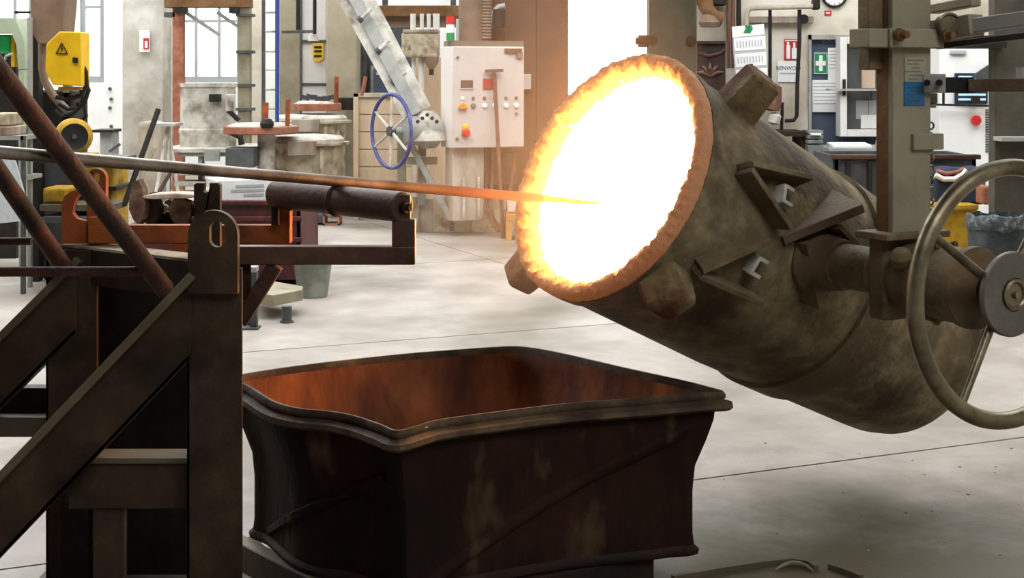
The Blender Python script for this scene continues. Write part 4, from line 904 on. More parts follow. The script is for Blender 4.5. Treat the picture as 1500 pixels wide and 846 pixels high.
# rust-stained smoke screen right of the cabinet
pz = T('smoke_screen', P(760, 345, 15.15), 'tall rust-brown steel screen glowing orange left of the ladle', 'screen'); pz.location.z = 0; LOC[pz.name].z = 0
for k in range(3):
    x0 = XZ(692+k*47, 0, 15.15)[0]; x1 = XZ(692+(k+1)*47-.6, 0, 15.15)[0]; B().box(x0, x1, 15.15, 15.2, 0, 4.5).build('panel', 'brown_panel', pz, bev=.003)
Q(766, 778, 108, 131, 15.05, 15.15).build('switch_box', 'white_enamel', bev=.004, label='small white switch box on the rust-brown screen', cat='switch')
pl = T('wooden_pallet', P(750, 350, 14.4), 'short stack of wooden blocks on the floor left of the ladle rim', 'wood blocks'); pl.location.z = 0; LOC[pl.name].z = 0
xx = XZ(741, 0, 14.4)[0]
B().box(xx, xx+.2, 14.3, 14.7, .20, .26).build('board', 'wood_block', pl, bev=.004); B().box(xx, xx+.06, 14.3, 14.7, 0, .2).build('block', 'wood_block', pl, bev=.004); B().box(xx+.09, xx+.2, 14.35, 14.6, 0, .12).build('block', 'wood_block', pl, bev=.004)
Q(743, 758, 285, 312, 14.4, 14.6).build('paper_bag', 'white_enamel', bev=.02, label='pale paper bag on the wooden blocks beside the ladle', cat='bag')
# square tube on the floor
sq = T('square_tube', P(470, 328, 15.8)*1, 'rusty square tube lying on the far floor behind the roller', 'tube'); sq.location.z = 0; LOC[sq.name].z = 0
x0 = XZ(425, 0, 15.8)[0]; x1 = XZ(474, 0, 15.8)[0]; x2 = XZ(498, 0, 15.8)[0]
B().box(x0, x1, 15.8, 16.1, .02, .11).build('tube', 'grey_iron', sq, bev=.004)
b = B(); [b.box(*q) for q in ((x1, x2, 15.75, 16.0, 0, .02), (x1, x2, 15.75, 16.0, .11, .13), (x1, x1+.02, 15.75, 16.0, 0, .13), (x2-.02, x2, 15.75, 16.0, 0, .13))]; b.build('open_end', 'red_clay', sq)
# ------------------------------------------------------------------ machines at the left edge
YM = 11.2
mc = T('moulding_machine', P(70, 330, YM), 'brown hopper machine with a bent chute, left edge of the hall', 'machine'); mc.location.z = 0; LOC[mc.name].z = 0
hp = [P(44, -40, YM), P(100, -40, YM), P(92, 45, YM), P(69, 64, YM), P(56, 64, YM), P(45, 45, YM)]
B().prism(hp, (0, .3, 0)).build('hopper', 'brown_hopper', mc, bev=.006)
B().tube([P(62, 60, YM+.1), P(62, 100, YM+.1), P(66, 120, YM+.1), P(78, 140, YM+.1), P(102, 166, YM+.1)], .032, 14).build('chute', 'brown_hopper', mc)
QF(45, 57, 30, YM+.25, YM+.36).build('post', 'black_iron', mc, bev=.004); QF(92, 101, -40, YM+.4, YM+.5).build('rear_post', 'hanger_paint', mc, bev=.004)
QF(40, 45, 25, YM-.05, YM).build('thin_post', 'grey_paint', mc, bev=.002)
Q(42, 108, 132, 228, YM+.4, YM+.8).build('body', 'black_iron', mc, bev=.02)
QF(62, 118, 232, YM+.35, YM+.9).build('lower_body', 'grey_iron', mc, bev=.02)
Q(58, 165, 300, 309, YM-.2, YM+.2).build('shelf', 'steel_edge', mc); Q(60, 140, 318, 326, YM-.3, YM+.2).build('shelf', 'grey_iron', mc)
Q(88, 134, 240, 246, 10.45, 11.7).build('motor_shelf', 'grey_iron', mc); Q(62, 98, 275, 298, YM-.1, YM+.2).build('gear_case', 'yellow_worn', mc, bev=.02)
yb = T('electrical_box', P(93, 128, 10.9), 'yellow electrical box with a chamfered corner and a high voltage sign', 'electrical box')
pts = [P(u, v, 10.85) for u, v in ((87, 46), (119, 47), (119, 126), (77, 124), (66, 104), (68, 64))]
B().prism(pts, (0, .22, 0)).build('case', 'yellow_paint', yb, bev=.006)
tri = [V((u, 10.845, v)) for u, v in [XZ(82, 78.5, 10.845), XZ(99, 78.5, 10.845), XZ(90.5, 63, 10.845)]]
b = B()
for i in range(3): b.bar(tri[i], tri[(i+1) % 3], .006, .008, (0, 1, 0))
b.build('warning_triangle', 'print_black', yb)
B().prism([P(u, v, 10.846) for u, v in ((91.5, 66), (88.6, 72), (90.4, 72), (89.3, 77), (92.6, 70.5), (90.8, 70.5))], (0, .004, 0)).build('bolt_sign', 'print_black', yb, smooth=0)
Q(106, 113, 84, 92, 10.83, 10.86).build('lock', 'black_iron', yb, bev=.003)
Q(85, 119, 127, 132, 10.9, 11.05).build('gland_strip', 'yellow_worn', yb)
ck = random.Random(4)
for k, pt in enumerate(([(119, 92), (126, 105), (127, 125), (118, 140), (98, 146), (82, 142)], [(124, 118), (130, 132), (124, 150), (108, 165), (90, 170), (80, 162)], [(112, 152), (124, 156), (126, 170), (118, 178), (108, 172)], [(118, 128), (122, 145), (114, 158), (100, 160), (86, 152)])):
    B().tube([P(u, v, 10.95+.05*k) for u, v in pt], .017, 8).build('power_cable', 'rubber', label=['thick black cable looping out of the yellow electrical box', 'long black cable hanging lowest under the yellow electrical box', 'small ring of black cable above the yellow motor', 'inner black cable between the yellow box and the chute'][k], cat='cable')
mt = T('electric_motor', P(110, 230, 10.6), 'yellow electric motor with a round black fan cover', 'motor')
c0 = P(109, 200, 10.45)
B().lathe([(.0, .35), (.115, .35), (.125, .33), (.125, .08), (.132, .06), (.132, .02), (.115, .0), (.095, -.01)], c0, (-.36, 1, 0), 32).build('casing', 'yellow_worn', mt, smooth=40)
B().lathe([(0, -.012), (.02, -.012), (.022, -.004), (.08, -.004), (.097, -.012), (.097, .03)], c0, (-.36, 1, 0), 32).build('fan_cover', 'rubber', mt, smooth=35); B().lathe([(0, -.02), (.018, -.02), (.018, 0), (0, 0)], c0, (-.36, 1, 0), 12).build('hub', 'grey_iron', mt)
Q(96, 128, 226, 240, 10.5, 10.8).build('foot', 'yellow_worn', mt, bev=.004)
yc = T('yellow_casing', P(140, 330, 11.5), 'yellow machine casing behind the motor, left of the bare floor', 'casing'); yc.location.z = 0; LOC[yc.name].z = 0
QF(118, 165, 238, 11.6, 12.1).build('body', 'yellow_worn', yc, bev=.02); Q(116, 170, 274, 279, 11.5, 12.1).build('ledge', 'black_iron', yc)
gf = T('green_press', P(15, 200, 12.4), 'pale green arched press frame at the left edge', 'press'); gf.location.z = 0; LOC[gf.name].z = 0
ar = [P(u, v, 12.3) for u, v in ((-40, 26), (22, 26), (36, 62), (36, 102), (27, 102), (24, 66), (17, 48), (-40, 48))]
bm = bmesh.new(); bm.faces.new([bm.verts.new(p) for p in ar]); bmesh.ops.triangulate(bm, faces=bm.faces[:])
g_ = bmesh.ops.extrude_face_region(bm, geom=bm.faces[:]); bmesh.ops.translate(bm, vec=(0, .3, 0), verts=[v for v in g_['geom'] if isinstance(v, bmesh.types.BMVert)])
bm.verts.index_update(); b = B(); b.add([v.co.copy() for v in bm.verts], [tuple(v.index for v in f.verts) for f in bm.faces]); bm.free(); b.build('arch', 'green_paint', gf, smooth=30)
QF(27, 36, 100, 12.3, 12.6).build('leg', 'green_paint', gf, bev=.006); QF(-12, 24, 78, 12.9, 13.2).build('bed', 'black_iron', gf, bev=.006)
Q(26, 45, 27, 102, 12.7, 12.9).build('side_panel', 'grey_paint', gf)
gt = Q(-8, 16, 50, 78, 12.5, 12.7); gt.build('green_tank', 'bright_green', bev=.02, label='bright green canister inside the pale green press', cat='canister')
Q(16, 22, 52, 98, 12.45, 12.6).build('yellow_strip', 'yellow_paint', bev=.004, label='upright yellow strip beside the green canister', cat='strip')
B().tube([P(8, 108, 12.25), P(5, 92, 12.25), P(9, 82, 12.25), P(18, 79, 12.25)], .012, 8).build('curved_pipe', 'grey_paint', label='thin grey bent pipe in front of the green press', cat='pipe')
B().bar(P(22, 18, YM-.06), P(44, 18, YM-.06), .02, .02).build('stub_bar', 'black_iron', label='short dark bar beside the hopper at the top left', cat='bar')
sg = T('storage_shelf', P(15, 330, 11.0), 'grey shelf with pale crates at the left edge', 'shelf'); sg.location.z = 0; LOC[sg.name].z = 0
Q(-40, 34, 199, 205, 10.8, 11.3).build('board', 'grey_paint', sg); Q(-40, 30, 260, 266, 10.8, 11.3).build('board', 'grey_paint', sg)
for px in (-30, 30): QF(px, px+5, 199, 10.8, 10.85).build('leg', 'grey_iron', sg)
Q(-20, 12, 166, 184, 10.85, 11.2).build('crate', 'beige_crust', bev=.01, label='upper beige crate on the grey shelf', cat='crate'); Q(-20, 18, 185, 199, 10.83, 11.2).build('crate', 'stained_board', bev=.01, label='lower brownish crate lying on the grey shelf', cat='crate')
B().prism([P(-30, 228, 10.4), P(22, 235, 10.4), P(46, 322, 10.3), P(-30, 330, 10.3)], (0, .02, 0)).build('sheet_metal', 'paper_shade', label='pale grey metal sheet leaning on the shelf at the left edge', cat='sheet')
# leaning bars
for k, (a, c, r, mm, lab) in enumerate(((( 232, 160), (182, 300), .022, 'black_iron', 'black pry bar leaning in front of the whitewashed pillar'), ((252, 248), (224, 297), .016, 'rust_tube', 'short red-brown rod leaning out of the scrap'), ((226, 218), (190, 296), .014, 'hanger_paint', 'thin beige rod leaning beside the black pry bar'))):
    B().cyl(P(*c, 11.3), P(*a, 11.6), r, n=10).build('leaning_bar', mm, label=lab, cat='bar')
# small stools and posts on the far floor left
tr = T('tripod', P(235, 260, 15.5), 'thin pale tripod stand beside the whitewashed pillar', 'tripod'); tr.location.z = 0; LOC[tr.name].z = 0
for px in (232, 258, 246): B().cyl(P(246, 182, 15.6), V((P(px-(246-px)*.4, 300, 15.6).x, 15.6+.2*(px-246)/14, 0)), .02, n=8).build('leg', 'pale_crust', tr)
B().box(P(226, 0, 15.6).x, P(262, 0, 15.6).x, 15.4, 15.8, P(0, 184, 15.6).z, P(0, 180, 15.6).z).build('top', 'grey_paint', tr)
QF(200, 232, 178, 16.7, 17.1).build('rusty_drum', 'stained_board', bev=.06, label='brown stained drum at the foot of the whitewashed pillar', cat='drum')
wb_ = T('control_desk', P(140, 300, 16.5), 'small grey control desk with a lever, near the white wall', 'desk'); wb_.location.z = 0; LOC[wb_.name].z = 0
QF(146, 164, 192, 16.5, 16.8).build('body', 'grey_paint', wb_, bev=.01); Q(134, 164, 190, 194, 16.4, 16.8).build('top', 'black_iron', wb_); B().bar(P(160, 222, 16.3), P(176, 211, 16.3), .03, .03).build('lever', 'grey_iron', wb_)
for k, py in enumerate((130, 145, 158, 185)): B().lathe([(0, 0), (.03, 0), (.02, .05), (0, .05)], P(161+k % 2*2, py, YL-.02), (0, -1, 0), 10).build('wall_valve', 'grey_iron', label=['topmost small valve on the white wall', 'second small valve from the top on the white wall', 'third small valve from the top on the white wall', 'lowest small valve on the white wall above the control desk'][k], cat='valve')
# ------------------------------------------------------------------ maroon skip with scrap and carton
YS = 10.9
ms = T('maroon_skip', P(300, 420, YS), 'maroon steel skip with ribbed sides behind the roller stand', 'skip'); ms.location.z = 0; LOC[ms.name].z = 0
x0, z1 = XZ(284, 293, YS); x1, _ = XZ(440, 293, YS); y0, y1 = YS, YS+1.0
b = B(); b.box(x0, x1, y0, y0+.03, .06, z1); b.box(x0, x1, y1-.03, y1, .06, z1); b.box(x0, x0+.03, y0, y1, .06, z1); b.box(x1-.03, x1, y0, y1, .06, z1); b.box(x0, x1, y0, y1, .06, .1); b.build('body', 'maroon_paint', ms, bev=.004)
for zz in (z1-.02, z1-.14, z1-.30): B().box(x0-.015, x1+.015, y0-.02, y0, zz-.018, zz+.018).build('rib', 'maroon_paint', ms, bev=.006)
for xx in (x0+.1, x1-.25): B().box(xx, xx+.14, y0+.1, y1-.1, 0, .06).build('skid', 'black_iron', ms)
sc_ = random.Random(11)
labs = ['curled rusty plate standing at the left end of the scrap heap', 'bent dark scrap plate next to the curled plate', 'pale sand-crusted scrap block in the heap', 'brownish scrap casting in the middle of the heap', 'flat scrap slab lying across the heap', 'pinkish scrap plate with holes left of the notched plate', 'small dark scrap offcut low in the heap']
shp = [((188, 265), (212, 330), .08, -.35), ((205, 280), (232, 332), .1, .2), ((216, 296), (244, 334), .18, .05), ((236, 292), (258, 334), .15, -.1), ((200, 284), (286, 292), .25, .03), ((246, 290), (282, 334), .06, .12), ((228, 310), (252, 336), .12, .4)]
for k, ((a, c), (d, e_), dp, ro_) in enumerate(shp):
    yy = YS+.12+.09*(k % 4); p = P(a, c, yy); q = P(d, e_, yy); w = q.x-p.x; h = p.z-q.z
    b = B(); n0 = 9
    poly = []
    for i in range(n0):
        an = 2*math.pi*i/n0; rr_ = .85+.3*sc_.random(); poly.append(V(((p.x+q.x)/2+w/2*rr_*math.cos(an), yy, (p.z+q.z)/2+h/2*rr_*math.sin(an)+ro_*w*.3*math.cos(an))))
    b.prism(poly, (0.02, dp, 0)); b.build('scrap_piece', ['scrap', 'rust_dark', 'beige_crust', 'scrap', 'stained_board', 'scrap', 'rust_dark'][k], bev=.006, smooth=25, label=labs[k], cat='scrap', group='scrap pieces in the heap')
scb = T('scrap_crate', P(235, 400, YS+.3), 'dark rusty crate carrying the scrap heap, left of the maroon skip', 'crate'); scb.location.z = 0; LOC[scb.name].z = 0
sx0, sz1 = XZ(176, 333, YS+.1); sx1, _ = XZ(282, 333, YS+.1)
B().box(sx0, sx1, YS+.05, YS+.8, .03, sz1).build('body', 'maroon_paint', scb, bev=.006); B().box(sx0-.01, sx1, YS+.03, YS+.05, sz1-.06, sz1-.01).build('rib', 'rust_dark', scb, bev=.004)
for xx in (sx0+.05, sx1-.2): B().box(xx, xx+.12, YS+.1, YS+.75, 0, .03).build('skid', 'black_iron', scb)
zf2 = z1
tb = T('tin_box', P(296, 300, YS+.1), 'small grey tin box with rounded corners beside the notched plate', 'box')
Q(288, 318, 277, 297, YS+.1, YS+.35).build('body', 'hanger_paint', tb, bev=.02); Q(292, 313, 282, 287, YS+.085, YS+.1).build('slot', 'black_iron', tb)
cx0, cz1 = XZ(316, 268, YS+.15); cx1, cz0 = XZ(397, 294, YS+.15)
cb = T('carton', ((cx0+cx1)/2, YS+.3, cz0), 'white carton with blurred blue print lying on the maroon skip', 'carton')
rz = math.radians(24)
Rm = Matrix.Rotation(rz, 3, 'Z')
cc_ = V((P(352, 0, YS+.4).x, YS+.45, P(0, 296, YS+.2).z))
def cbx(x0, x1, y0, y1, z0, z1): return B().box(x0, x1, y0, y1, z0, z1, Rm, cc_)
LOC[cb.name] = V(cc_); cb.location = cc_
cbx(-.24, .24, -.2, .2, 0, .17).build('box', 'paper', cb, bev=.006)
for k, (u, z, w) in enumerate(((.02, .12, .22), (.0, .085, .26), (.05, .05, .16))): cbx(u-w/2, u+w/2, -.203, -.2, z-.011, z+.011).build('print_line', 'paper_shade', cb, smooth=0)
cbx(-.24, .24, -.02, .02, .17, .171).build('tape', 'paper_shade', cb, smooth=0)
# support slats inside the skip so the load has something to lie on
B().box(x0+.03, x1-.03, y0+.03, y1-.03, .1, cz0-.005).build('load_bed', 'rust_dark', ms)
# galvanised bucket, low step and grey post
bc = T('zinc_bucket', P(458, 437, 10.5)*1, 'galvanised bucket standing on the floor right of the maroon skip', 'bucket')
o = fl(458, 434); bc.location = o; LOC[bc.name] = V(o)
B().lathe([(0, 0), (.105, 0), (.11, .01), (.15, .30), (.155, .305), (.158, .30)], o, UP, 36).build('body', 'zinc', bc, smooth=40); B().lathe([(.152, .295), (.16, .3), (.16, .312), (.15, .312)], o, UP, 36, True).build('rim', 'zinc', bc); B().lathe([(.147, .3), (.105, .02), (0, .02)], o, UP, 36).build('inside', 'grey_iron', bc)
sp_ = T('floor_step', fl(420, 470), 'low olive-grey steel step on round legs in front of the maroon skip', 'step')
zz = .165; s0 = fl(420, 474)
top = [P(u, v, 0.001) for u, v in ()]
def at_z(px, py, z): Y = (EYE-z)*F/(py-110); return V(((px-750)*Y/F, Y, z))
tp_ = [at_z(u, v, .175) for u, v in ((374, 428), (400, 432), (443, 424), (444, 419), (398, 411), (372, 409))]
B().prism(tp_, (0, 0, -.075)).build('deck', 'hanger_paint', sp_, bev=.004)
for u, v in ((420, 472), (366, 477)):
    f0 = fl(u, v); B().cyl(f0, f0+UP*.11, .034, n=20).build('leg', 'grey_iron', sp_); B().cyl(f0, f0+UP*.012, .045, n=20).build('foot', 'grey_iron', sp_)
gp = T('grey_post', fl(366, 482), 'dark grey bent bracket post beside the low step', 'post'); f0 = fl(366, 482); w = 10*f0.y/F
x_ = f0.x
B().box(x_+w*.0, x_+w*1.0, f0.y, f0.y+.06, 0, .38).build('upright', 'grey_iron', gp, bev=.004); B().box(x_-w*1.4, x_+w, f0.y-.01, f0.y+.08, .37, .405).build('head', 'grey_paint', gp, bev=.004); B().box(x_-w*1.4, x_-w*.5, f0.y, f0.y+.06, .2, .38).build('hook', 'grey_iron', gp, bev=.004); B().box(x_-w*1.4, x_+w*.2, f0.y, f0.y+.06, .16, .21).build('cross', 'grey_iron', gp, bev=.004)
B().box(x_-w, x_+w*1.3, f0.y-.03, f0.y+.09, 0, .012).build('foot', 'grey_iron', gp)
# ------------------------------------------------------------------ right wall: door, signs, clock, pipes
YW = YR
def WQ(px0, px1, py0, py1, d0=.0, d1=.02): return Q(px0, px1, py0, py1, YW-d1, YW-d0)
dx0, dx1 = wr(1188), wr(1326)
dr_ = B().box(dx0, dx1, YW+.05, YW+.11, .01, 2.03).build('door_1', 'door_blue', kind='structure', bev=.004)
B().box(dx0-.03, dx0, YW-.03, YW+.2, 0, 2.08).build('trim_1', 'grey_paint', kind='structure'); B().box(dx0-.03, dx1, YW-.03, YW+.2, 2.03, 2.08).build('trim_2', 'grey_paint', kind='structure')
def sheet(px0, px1, py0, py1, lab, d=.035, m='paper', cat='paper', Y=None, lines=0):
    y = YW+.05-d if Y is None else Y
    s_ = Q(px0, px1, py0, py1, y, y+.004).build('paper_sheet', m, label=lab, cat=cat, smooth=0)
    for k in range(lines): Q(px0+2, px1-3-(k % 3)*2, py0+4+k*5, py0+5.5+k*5, y-.002, y).build('print_line', 'paper_shade', s_, smooth=0)
    return s_
fa_ = T('first_aid_sign', P(1202, 92, YW), 'green first aid sign with a white cross on the blue-grey door', 'sign')
Q(1192.5, 1212, 77, 108, YW+.03, YW+.05).build('border', 'paper', fa_, smooth=0); Q(1193.5, 1211, 78, 107, YW+.026, YW+.032).build('field', 'sign_green', fa_, smooth=0)
Q(1200, 1205, 81, 104, YW+.02, YW+.027).build('cross_bar', 'paper', fa_, smooth=0); Q(1195, 1209.5, 89, 96, YW+.017, YW+.027).build('cross_bar', 'paper', fa_, smooth=0)
# grease-pen scrawl on the door
scr = B()
for k in range(6): scr.tube([P(1204+k*4.5, 58+(k % 2)*3, YW+.048), P(1206+k*4.5, 63-(k % 3), YW+.048), P(1208+k*4.5, 59+(k % 2)*2, YW+.048)], .004, 5)
scr.build('chalk_mark', 'paper_shade', dr_)
sheet(1213, 1236, 70, 117, 'white sheet pinned on the door right of the first aid sign', lines=6)
sheet(1190, 1233, 117, 164, 'wide white notice hanging on the door below the first aid sign', lines=7)
# white window cabinet beside the door
wc = T('glass_cabinet', P(1270, 200, YW-.3), 'white framed glass cabinet with papers inside, right of the door notices', 'cabinet')
yy = YW-.25
Q(1231, 1241, 54, 200, yy, yy+.22).build('stile', 'white_paint', wc, bev=.004); Q(1306, 1318, 54, 200, yy, yy+.22).build('stile', 'white_paint', wc, bev=.004)
Q(1241.2, 1305.8, 54, 64, yy+.002, yy+.22).build('rail', 'white_paint', wc, bev=.004); Q(1241.2, 1305.8, 190, 200, yy+.002, yy+.22).build('rail', 'white_paint', wc, bev=.004)
Q(1240, 1308, 62, 192, yy+.14, yy+.2).build('back', 'grey_iron', wc); Q(1240, 1308, 63, 191, yy+.03, yy+.034).build('pane', 'window_glass', wc)
Q(1215, 1310, 130, 133, yy-.08, yy+.1).build('shelf', 'grey_paint', wc); Q(1235, 1239, 116, 140, yy-.03, yy).build('handle', 'black_iron', wc, bev=.003)
Q(1263, 1282, 92, 129, yy+.06, yy+.12).build('pale_folder', 'wood_pale', label='cream folder standing on the cabinet shelf', cat='folder'); Q(1284, 1296, 96, 129, yy+.06, yy+.12).build('grey_folder', 'grey_paint', label='grey folder behind the cream folder on the cabinet shelf', cat='folder')
sheet(1254, 1272, 147, 174, 'left pale blue sheet taped inside the glass cabinet', Y=yy+.125, m='paper_shade'); sheet(1273, 1290, 147, 172, 'right pale blue sheet taped inside the glass cabinet', Y=yy+.12, m='paper_shade'); sheet(1261, 1286, 168, 188, 'white sheet taped lowest inside the glass cabinet', Y=yy+.11)
# desk below
dk = T('work_desk', P(1265, 300, 14.6), 'grey work desk with a white top in front of the door', 'desk'); dk.location.z = 0; LOC[dk.name].z = 0
x0, z0 = XZ(1212, 216, 14.3); x1, _ = XZ(1330, 216, 14.3)
B().box(x0, x1, 14.2, 14.9, z0-.05, z0).build('top', 'grey_paint', dk, bev=.006)
for xx in (x0+.03, x1-.09): B().box(xx, xx+.06, 14.25, 14.85, 0, z0-.05).build('leg', 'grey_iron', dk, bev=.004)
B().box(x0, x1, 14.22, 14.27, z0-.12, z0-.06).build('apron', 'black_iron', dk)
B().prism([V((x0+.04, 14.22, z0+.001)), V((x0+.42, 14.22, z0+.001)), V((x0+.5, 14.8, z0+.001)), V((x0+.1, 14.8, z0+.001))], (0, 0, .03)).build('drawing_board', 'pure_white', bev=.004, label='white drawing board lying on the work desk', cat='board')
tr_ = T('letter_tray', P(1195, 200, 14.7), 'grey letter tray stack beside the door, below the notices', 'tray')
for k in range(3): 
    b = Q(1184, 1206, 191+k*7, 196+k*7, 14.5, 14.8); b.build('tray', 'zinc', tr_, bev=.004)
Q(1188, 1203, 195, 198, 14.46, 14.5).build('paper_edge', 'paper', tr_); QF(1184, 1206, 212, 14.5, 14.8).build('plinth', 'zinc', tr_)
B().tube([P(1300, 160, 14.19), P(1290, 185, 14.19), P(1282, 215, 14.19), P(1281, 232, 14.19)], .008, 8).build('desk_cable', 'grey_paint', label='thin grey cable hanging in front of the work desk', cat='cable')
# fire and name signs, clock
ex = T('extinguisher_sign', P(1160, 88, YW), 'red fire extinguisher sign with white symbol, beside the dark pipe', 'sign')
WQ(1149, 1170, 57, 88, 0, .02).build('board', 'sign_red', ex, smooth=0); WQ(1150, 1169, 58.5, 60, .02, .024).build('edge', 'paper', ex, smooth=0)
WQ(1152, 1157.5, 66, 86, .02, .026).build('symbol', 'paper', ex, bev=.01); WQ(1153, 1156, 61, 66, .02, .026).build('symbol', 'paper', ex, smooth=0); WQ(1160, 1167, 70, 86, .02, .026).build('symbol', 'paper', ex, smooth=0); WQ(1162, 1165, 62, 70, .02, .026).build('symbol', 'paper', ex, smooth=0)
ns = T('name_sign', P(1157, 120, YW), 'white sign with dark lettering under the red extinguisher sign', 'sign')
WQ(1139.5, 1168, 89, 120, 0, .015).build('board', 'paper', ns, smooth=0)
text('RENWOO', .058, P(1155, 100, YW-.017), 'print_black', ns); WQ(1142, 1166, 106.5, 108.5, .015, .017).build('print_line', 'paper_shade', ns, smooth=0)
rs = T('red_label', P(1213, 25, YW), 'small red label on the wall under the clock', 'label')
WQ(1208, 1218, 15.5, 22.5, 0, .012).build('board', 'sign_red', rs, smooth=0); WQ(1210, 1216, 18, 20, .012, .015).build('print_line', 'paper', rs, smooth=0)
ck_ = T('wall_clock', P(1222, 8, YW), 'round wall clock with a dark rim cut by the top edge', 'clock'); co = P(1222, -8, YW-.02)
B().lathe([(0, 0), (.125, 0)], co-V((0, .01, 0)), (0, -1, 0), 40).build('dial', 'paper', ck_, smooth=0); B().torus(co-V((0, .01, 0)), (0, 1, 0), .13, .014, 40, 10).build('rim', 'black_iron', ck_)
for a in range(12):
    d = V((math.sin(math.radians(30*a)), 0, math.cos(math.radians(30*a)))); B().bar(co-V((0, .013, 0))+d*.095, co-V((0, .013, 0))+d*.115, .004, .008, (0, 1, 0)).build('hour_mark', 'print_black', ck_, smooth=0)
B().bar(co-V((0, .016, 0)), co+V((.05, -.016, .04)), .004, .01, (0, 1, 0)).build('hand', 'print_black', ck_); B().bar(co-V((0, .018, 0)), co+V((-.03, -.018, .09)), .004, .008, (0, 1, 0)).build('hand', 'print_black', ck_)
# pipes on the wall
def pipe(pts, r, m, lab, Y=YW-.1): return B().tube([P(u, v, Y) for u, v in pts], r*Y/F, 12).build('wall_pipe', m, label=lab, cat='pipe', smooth=60)
pipe([(1094, 40), (1094, 20), (1096, 15), (1101, 12), (1200, 9)], 3.6, 'stained_board', 'beige pipe bending over the calendar, running to the clock', YW-.2)
pipe([(1128, 14), (1128, 150)], 2.6, 'black_iron', 'straight dark pipe right of the calendar', YW-.12)
pipe([(1171, 14), (1171, 60), (1168, 120), (1167, 170), (1163, 176), (1150, 177)], 2.9, 'black_iron', 'dark pipe with a low elbow beside the extinguisher sign', YW-.12)
pipe([(1146, 150), (1145, 190)], 2.4, 'black_iron', 'short dark pipe stub standing next to the elbow', YW-.15)
for k, px in enumerate((1067, 1074, 1082)): pipe([(px, -30), (px, 100)], 3.0 if k < 2 else 3.6, 'hose_brown' if k < 2 else 'black_iron', ['leftmost of three brown pipes left of the calendar', 'middle of three brown pipes left of the calendar', 'dark pipe just behind the left edge of the calendar'][k], YW-.14)
vw = T('pipe_valve', P(1178, 28, YW), 'small black valve on the dark pipe', 'valve'); B().lathe([(0, 0), (.05, .0), (.05, .03), (0, .03)], P(1177, 28, YW-.1), (0, -1, 0), 14).build('wheel', 'black_iron', vw); B().cyl(P(1172, 24, YW-.1), P(1180, 30, YW-.1), .02, n=8).build('stem', 'black_iron', vw)
WQ(1098, 1192, 24, 34, .0, .1).build('conduit_box', 'stained_board', label='stained beige duct along the wall under the bent pipe', cat='duct', bev=.01)
Q(1192, 1202, -2, 14, YW-.25, YW-.1).build('pipe_union', 'black_iron', label='dark pipe union left of the clock', cat='pipe fitting', bev=.02)
B().tube([P(1263, -10, YW-.05), P(1262, 15, YW-.05), P(1267, 34, YW-.05)], .006, 6).build('wall_cable', 'black_iron', label='thin cable hanging on the wall right of the clock', cat='cable')
# calendar
cal = T('wall_calendar', P(1098, 148, YW-.3), 'tall white four-month wall calendar with a green logo', 'calendar'); yk = YW-.32
B().prism([P(1072, 39, yk), P(1119, 35, yk), P(1123, 146, yk), P(1079, 149, yk)], (0, .006, 0)).build('backing', 'paper_shade', cal, smooth=0)
B().prism([P(1072, 39, yk-.002), P(1119, 35, yk-.002), P(1120, 50, yk-.002), P(1073, 55, yk-.002)], (0, .003, 0)).build('header', 'paper', cal, smooth=0)
for o_ in (0, 5): B().prism([P(1089+o_, 48, yk-.006), P(1092+o_, 42, yk-.006), P(1091+o_, 37, yk-.006), P(1096+o_, 37, yk-.006), P(1098+o_, 42, yk-.006), P(1094+o_, 49, yk-.006)], (0, .003, 0)).build('logo', 'bright_green' if False else 'lamp_green', cal, smooth=0)
for k in range(4):
    u = 1075+k*1.4; t_ = 56+k*23.3
    blk = B().prism([P(u, t_, yk-.003), P(u+46, t_-3.5, yk-.003), P(u+47, t_+15.5, yk-.003), P(u+1.2, t_+19, yk-.003)], (0, .003, 0)).build('month_sheet', 'paper', cal, smooth=0)
    lb_ = B()
    for c_ in range(9): lb_.prism([P(u+4+c_*4.4, t_+4.5-c_*.33, yk-.006), P(u+5.6+c_*4.4, t_+4.5-c_*.33, yk-.006), P(u+6+c_*4.4, t_+14-c_*.33, yk-.006), P(u+4.4+c_*4.4, t_+14-c_*.33, yk-.006)], (0, .003, 0))
    lb_.build('date_columns', 'paper_shade', blk, smooth=0)
Q(1098, 1103, 93.5, 97, yk-.02, yk-.006).build('date_marker', 'print_black', cal)
# cast-iron stove plate and machinery above it
si = T('cast_iron_panel', P(1040, 120, YW-.5), 'dark brown cast-iron panel with leaf relief behind the ladle lug', 'panel'); ys_ = YW-.5
Q(1021, 1063, 60, 122, ys_, ys_+.06).build('plate', 'rust_dark', si, bev=.005); Q(1021, 1063, 60, 64, ys_-.03, ys_).build('ledge', 'rust_tube', si)
Q(1027, 1050, 69, 77, ys_-.004, ys_).build('slot', 'black_iron', si)
B().tube([P(1024, 78, ys_), P(1038, 82, ys_), P(1055, 78, ys_), P(1062, 72, ys_)], .02, 8).build('scroll', 'rust_tube', si)
for a in (-60, -30, 0, 30, 60):
    t_ = math.radians(a); B().tube([P(1040, 112, ys_), P(1040+12*math.sin(t_), 112-12*math.cos(t_), ys_-.012), P(1040+23*math.sin(t_), 112-20*math.cos(t_)+abs(a)*.06, ys_)], [.012, .022, .008], 8).build('leaf', 'roller_steel', si)
QF(1021, 1063, 122, ys_, ys_+.2).build('base', 'rust_dark', si)
um = T('wall_machinery', P(1045, 55, YW-.3), 'stained brown ducting on the wall right of the beige hanger column', 'duct')
